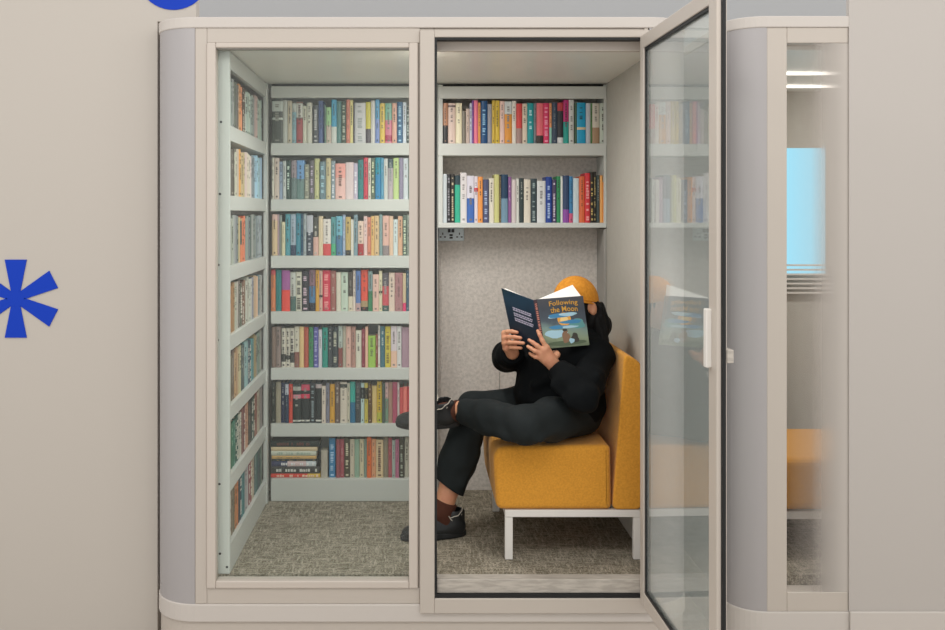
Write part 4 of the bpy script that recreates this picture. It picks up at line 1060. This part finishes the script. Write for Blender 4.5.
# title
def lettering(name, text, Q, u0, u1, v0, v1, m, parent, bend=0.0):
    cu = bpy.data.curves.new(name, 'FONT'); cu.body = text; cu.extrude = 0.0; cu.size = 1.0; cu.resolution_u = 3; cu.offset = .008
    to = bpy.data.objects.new(name, cu); COL.objects.link(to)
    dg = bpy.context.evaluated_depsgraph_get(); me = bpy.data.meshes.new_from_object(to.evaluated_get(dg))
    COL.objects.unlink(to); bpy.data.objects.remove(to); 
    xs = [v.co.x for v in me.vertices]; ys = [v.co.y for v in me.vertices]
    X_0, X_1, Y_0, Y_1 = min(xs), max(xs), min(ys), max(ys)
    org = np.array(ORG[ob.name])
    for vv in me.vertices:
        a = (vv.co.x - X_0) / (X_1 - X_0); b = (vv.co.y - Y_0) / (Y_1 - Y_0)
        vv.co = Vector(Q(u0 + (u1 - u0) * a, v1 + (v0 - v1) * b + bend * (a - .5) ** 2, .0022) - org)
    me.materials.clear(); me.materials.append(m); me.update()
    return link(name, me, parent, ORG[ob.name])
gold = col_mat('gold_print', '#d9a23c', .35)
lettering('title_lettering', 'Following', QF, .24, .86, .05, .175, gold, fc, .06)
lettering('title_lettering', 'the Moon', QF, .25, .84, .175, .285, gold, fc, .06)
# the picture: moon, night clouds, hills and two small seated figures
def blob(mb, Q, u, v, ru, rv, o, m, n=20, wob=0.0, seed=1):
    R = random.Random(seed); b = len(mb.v); ph = R.uniform(0, 6)
    for k in range(n):
        a = 2 * math.pi * k / n; w = 1 + wob * math.sin(3 * a + ph) + wob * .6 * math.sin(5 * a + 2 * ph)
        mb.v.append(tuple(Q(u + ru * w * math.cos(a), v + rv * w * math.sin(a), o)))
    mb.face([b + k for k in range(n)], m)
pm = [col_mat('moon_print', '#e9a94a'), col_mat('cloud_print', '#3f86b4'), col_mat('pale_cloud_print', '#a9cfe0'), col_mat('hill_print', '#56664e'), col_mat('figure_print', '#8a6a52'), col_mat('dark_figure_print', '#3c3a34'), col_mat('teal_glow_print', '#5f9a9a'), col_mat('bright_moon_print', '#f6d28a')]
mb = MB()
blob(mb, QF, .80, .55, .16, .10, .0004, 6, wob=.12, seed=2); blob(mb, QF, .3, .72, .26, .08, .00045, 2, wob=.10, seed=9)
blob(mb, QF, .52, .44, .15, .135, .0006, 0); blob(mb, QF, .52, .455, .09, .08, .0008, 7)
for (u, v, ru, rv, m, sd) in ((.44, .36, .27, .042, 1, 4), (.62, .345, .20, .036, 2, 5), (.66, .50, .24, .038, 1, 6), (.40, .59, .25, .036, 1, 7), (.62, .60, .18, .026, 2, 8), (.30, .385, .14, .022, 2, 3)):
    blob(mb, QF, u, v, ru, rv, .001 + sd * 1e-5, m, wob=.10, seed=sd)
blob(mb, QF, .50, .92, .45, .05, .0012, 3, wob=.06, seed=12)
blob(mb, QF, .50, .80, .085, .12, .0014, 4, wob=.10, seed=13); blob(mb, QF, .51, .68, .050, .045, .0016, 4); blob(mb, QF, .50, .655, .055, .028, .0018, 5)
blob(mb, QF, .70, .83, .085, .10, .0015, 5, wob=.14, seed=15); blob(mb, QF, .62, .88, .06, .05, .0017, 2, wob=.1, seed=16)
mb.build('cover_picture', pm, fc, loc=ORG[ob.name])

# ================================================================== light and camera
w = bpy.data.worlds.new('office_air'); SC.world = w; w.use_nodes = True
bg = w.node_tree.nodes['Background']; bg.inputs['Color'].default_value = (1.0, .985, .97, 1); bg.inputs['Strength'].default_value = 0.92
def area(name, loc, sx, sy, e, rot=(0, 0, 0), c=(1, .97, .93)):
    l = bpy.data.lights.new(name, 'AREA'); l.shape = 'RECTANGLE'; l.size = sx; l.size_y = sy; l.energy = e; l.color = c
    o = bpy.data.objects.new(name, l); COL.objects.link(o); o.location = loc; o.rotation_euler = rot; return o
area('booth_ceiling_lamp', (.03, .27, CZ - .012), .06, .40, 7.6)                       # slim lamp on the booth ceiling, behind the mullion
area('second_booth_fill', (1.9, .45, CZ - .02), .5, .06, 7.0)  # added fill light near the tubes, lifts the dark inside of the second booth
for x in (-1.6, .5, 2.6): area('office_ceiling_panel', (x, -1.9, 3.1), 1.2, .6, 13.0, (math.radians(18), 0, 0))

cam = bpy.data.cameras.new('camera'); co = bpy.data.objects.new('camera', cam); COL.objects.link(co)
co.location = (0, -D, EYE); co.rotation_euler = (math.radians(90), 0, 0)
cam.sensor_width = 36; cam.lens = FPX / 945 * 36
cam.shift_x = (472.5 - 416.0) / 945; cam.shift_y = (214.0 - 315.0) / 945
cam.clip_start = .05
SC.camera = co
SC.view_settings.view_transform = 'Standard'; SC.view_settings.look = 'None'; SC.view_settings.gamma = 1.0
SC.view_settings.exposure = 0.25; SC.view_settings.use_curve_mapping = False
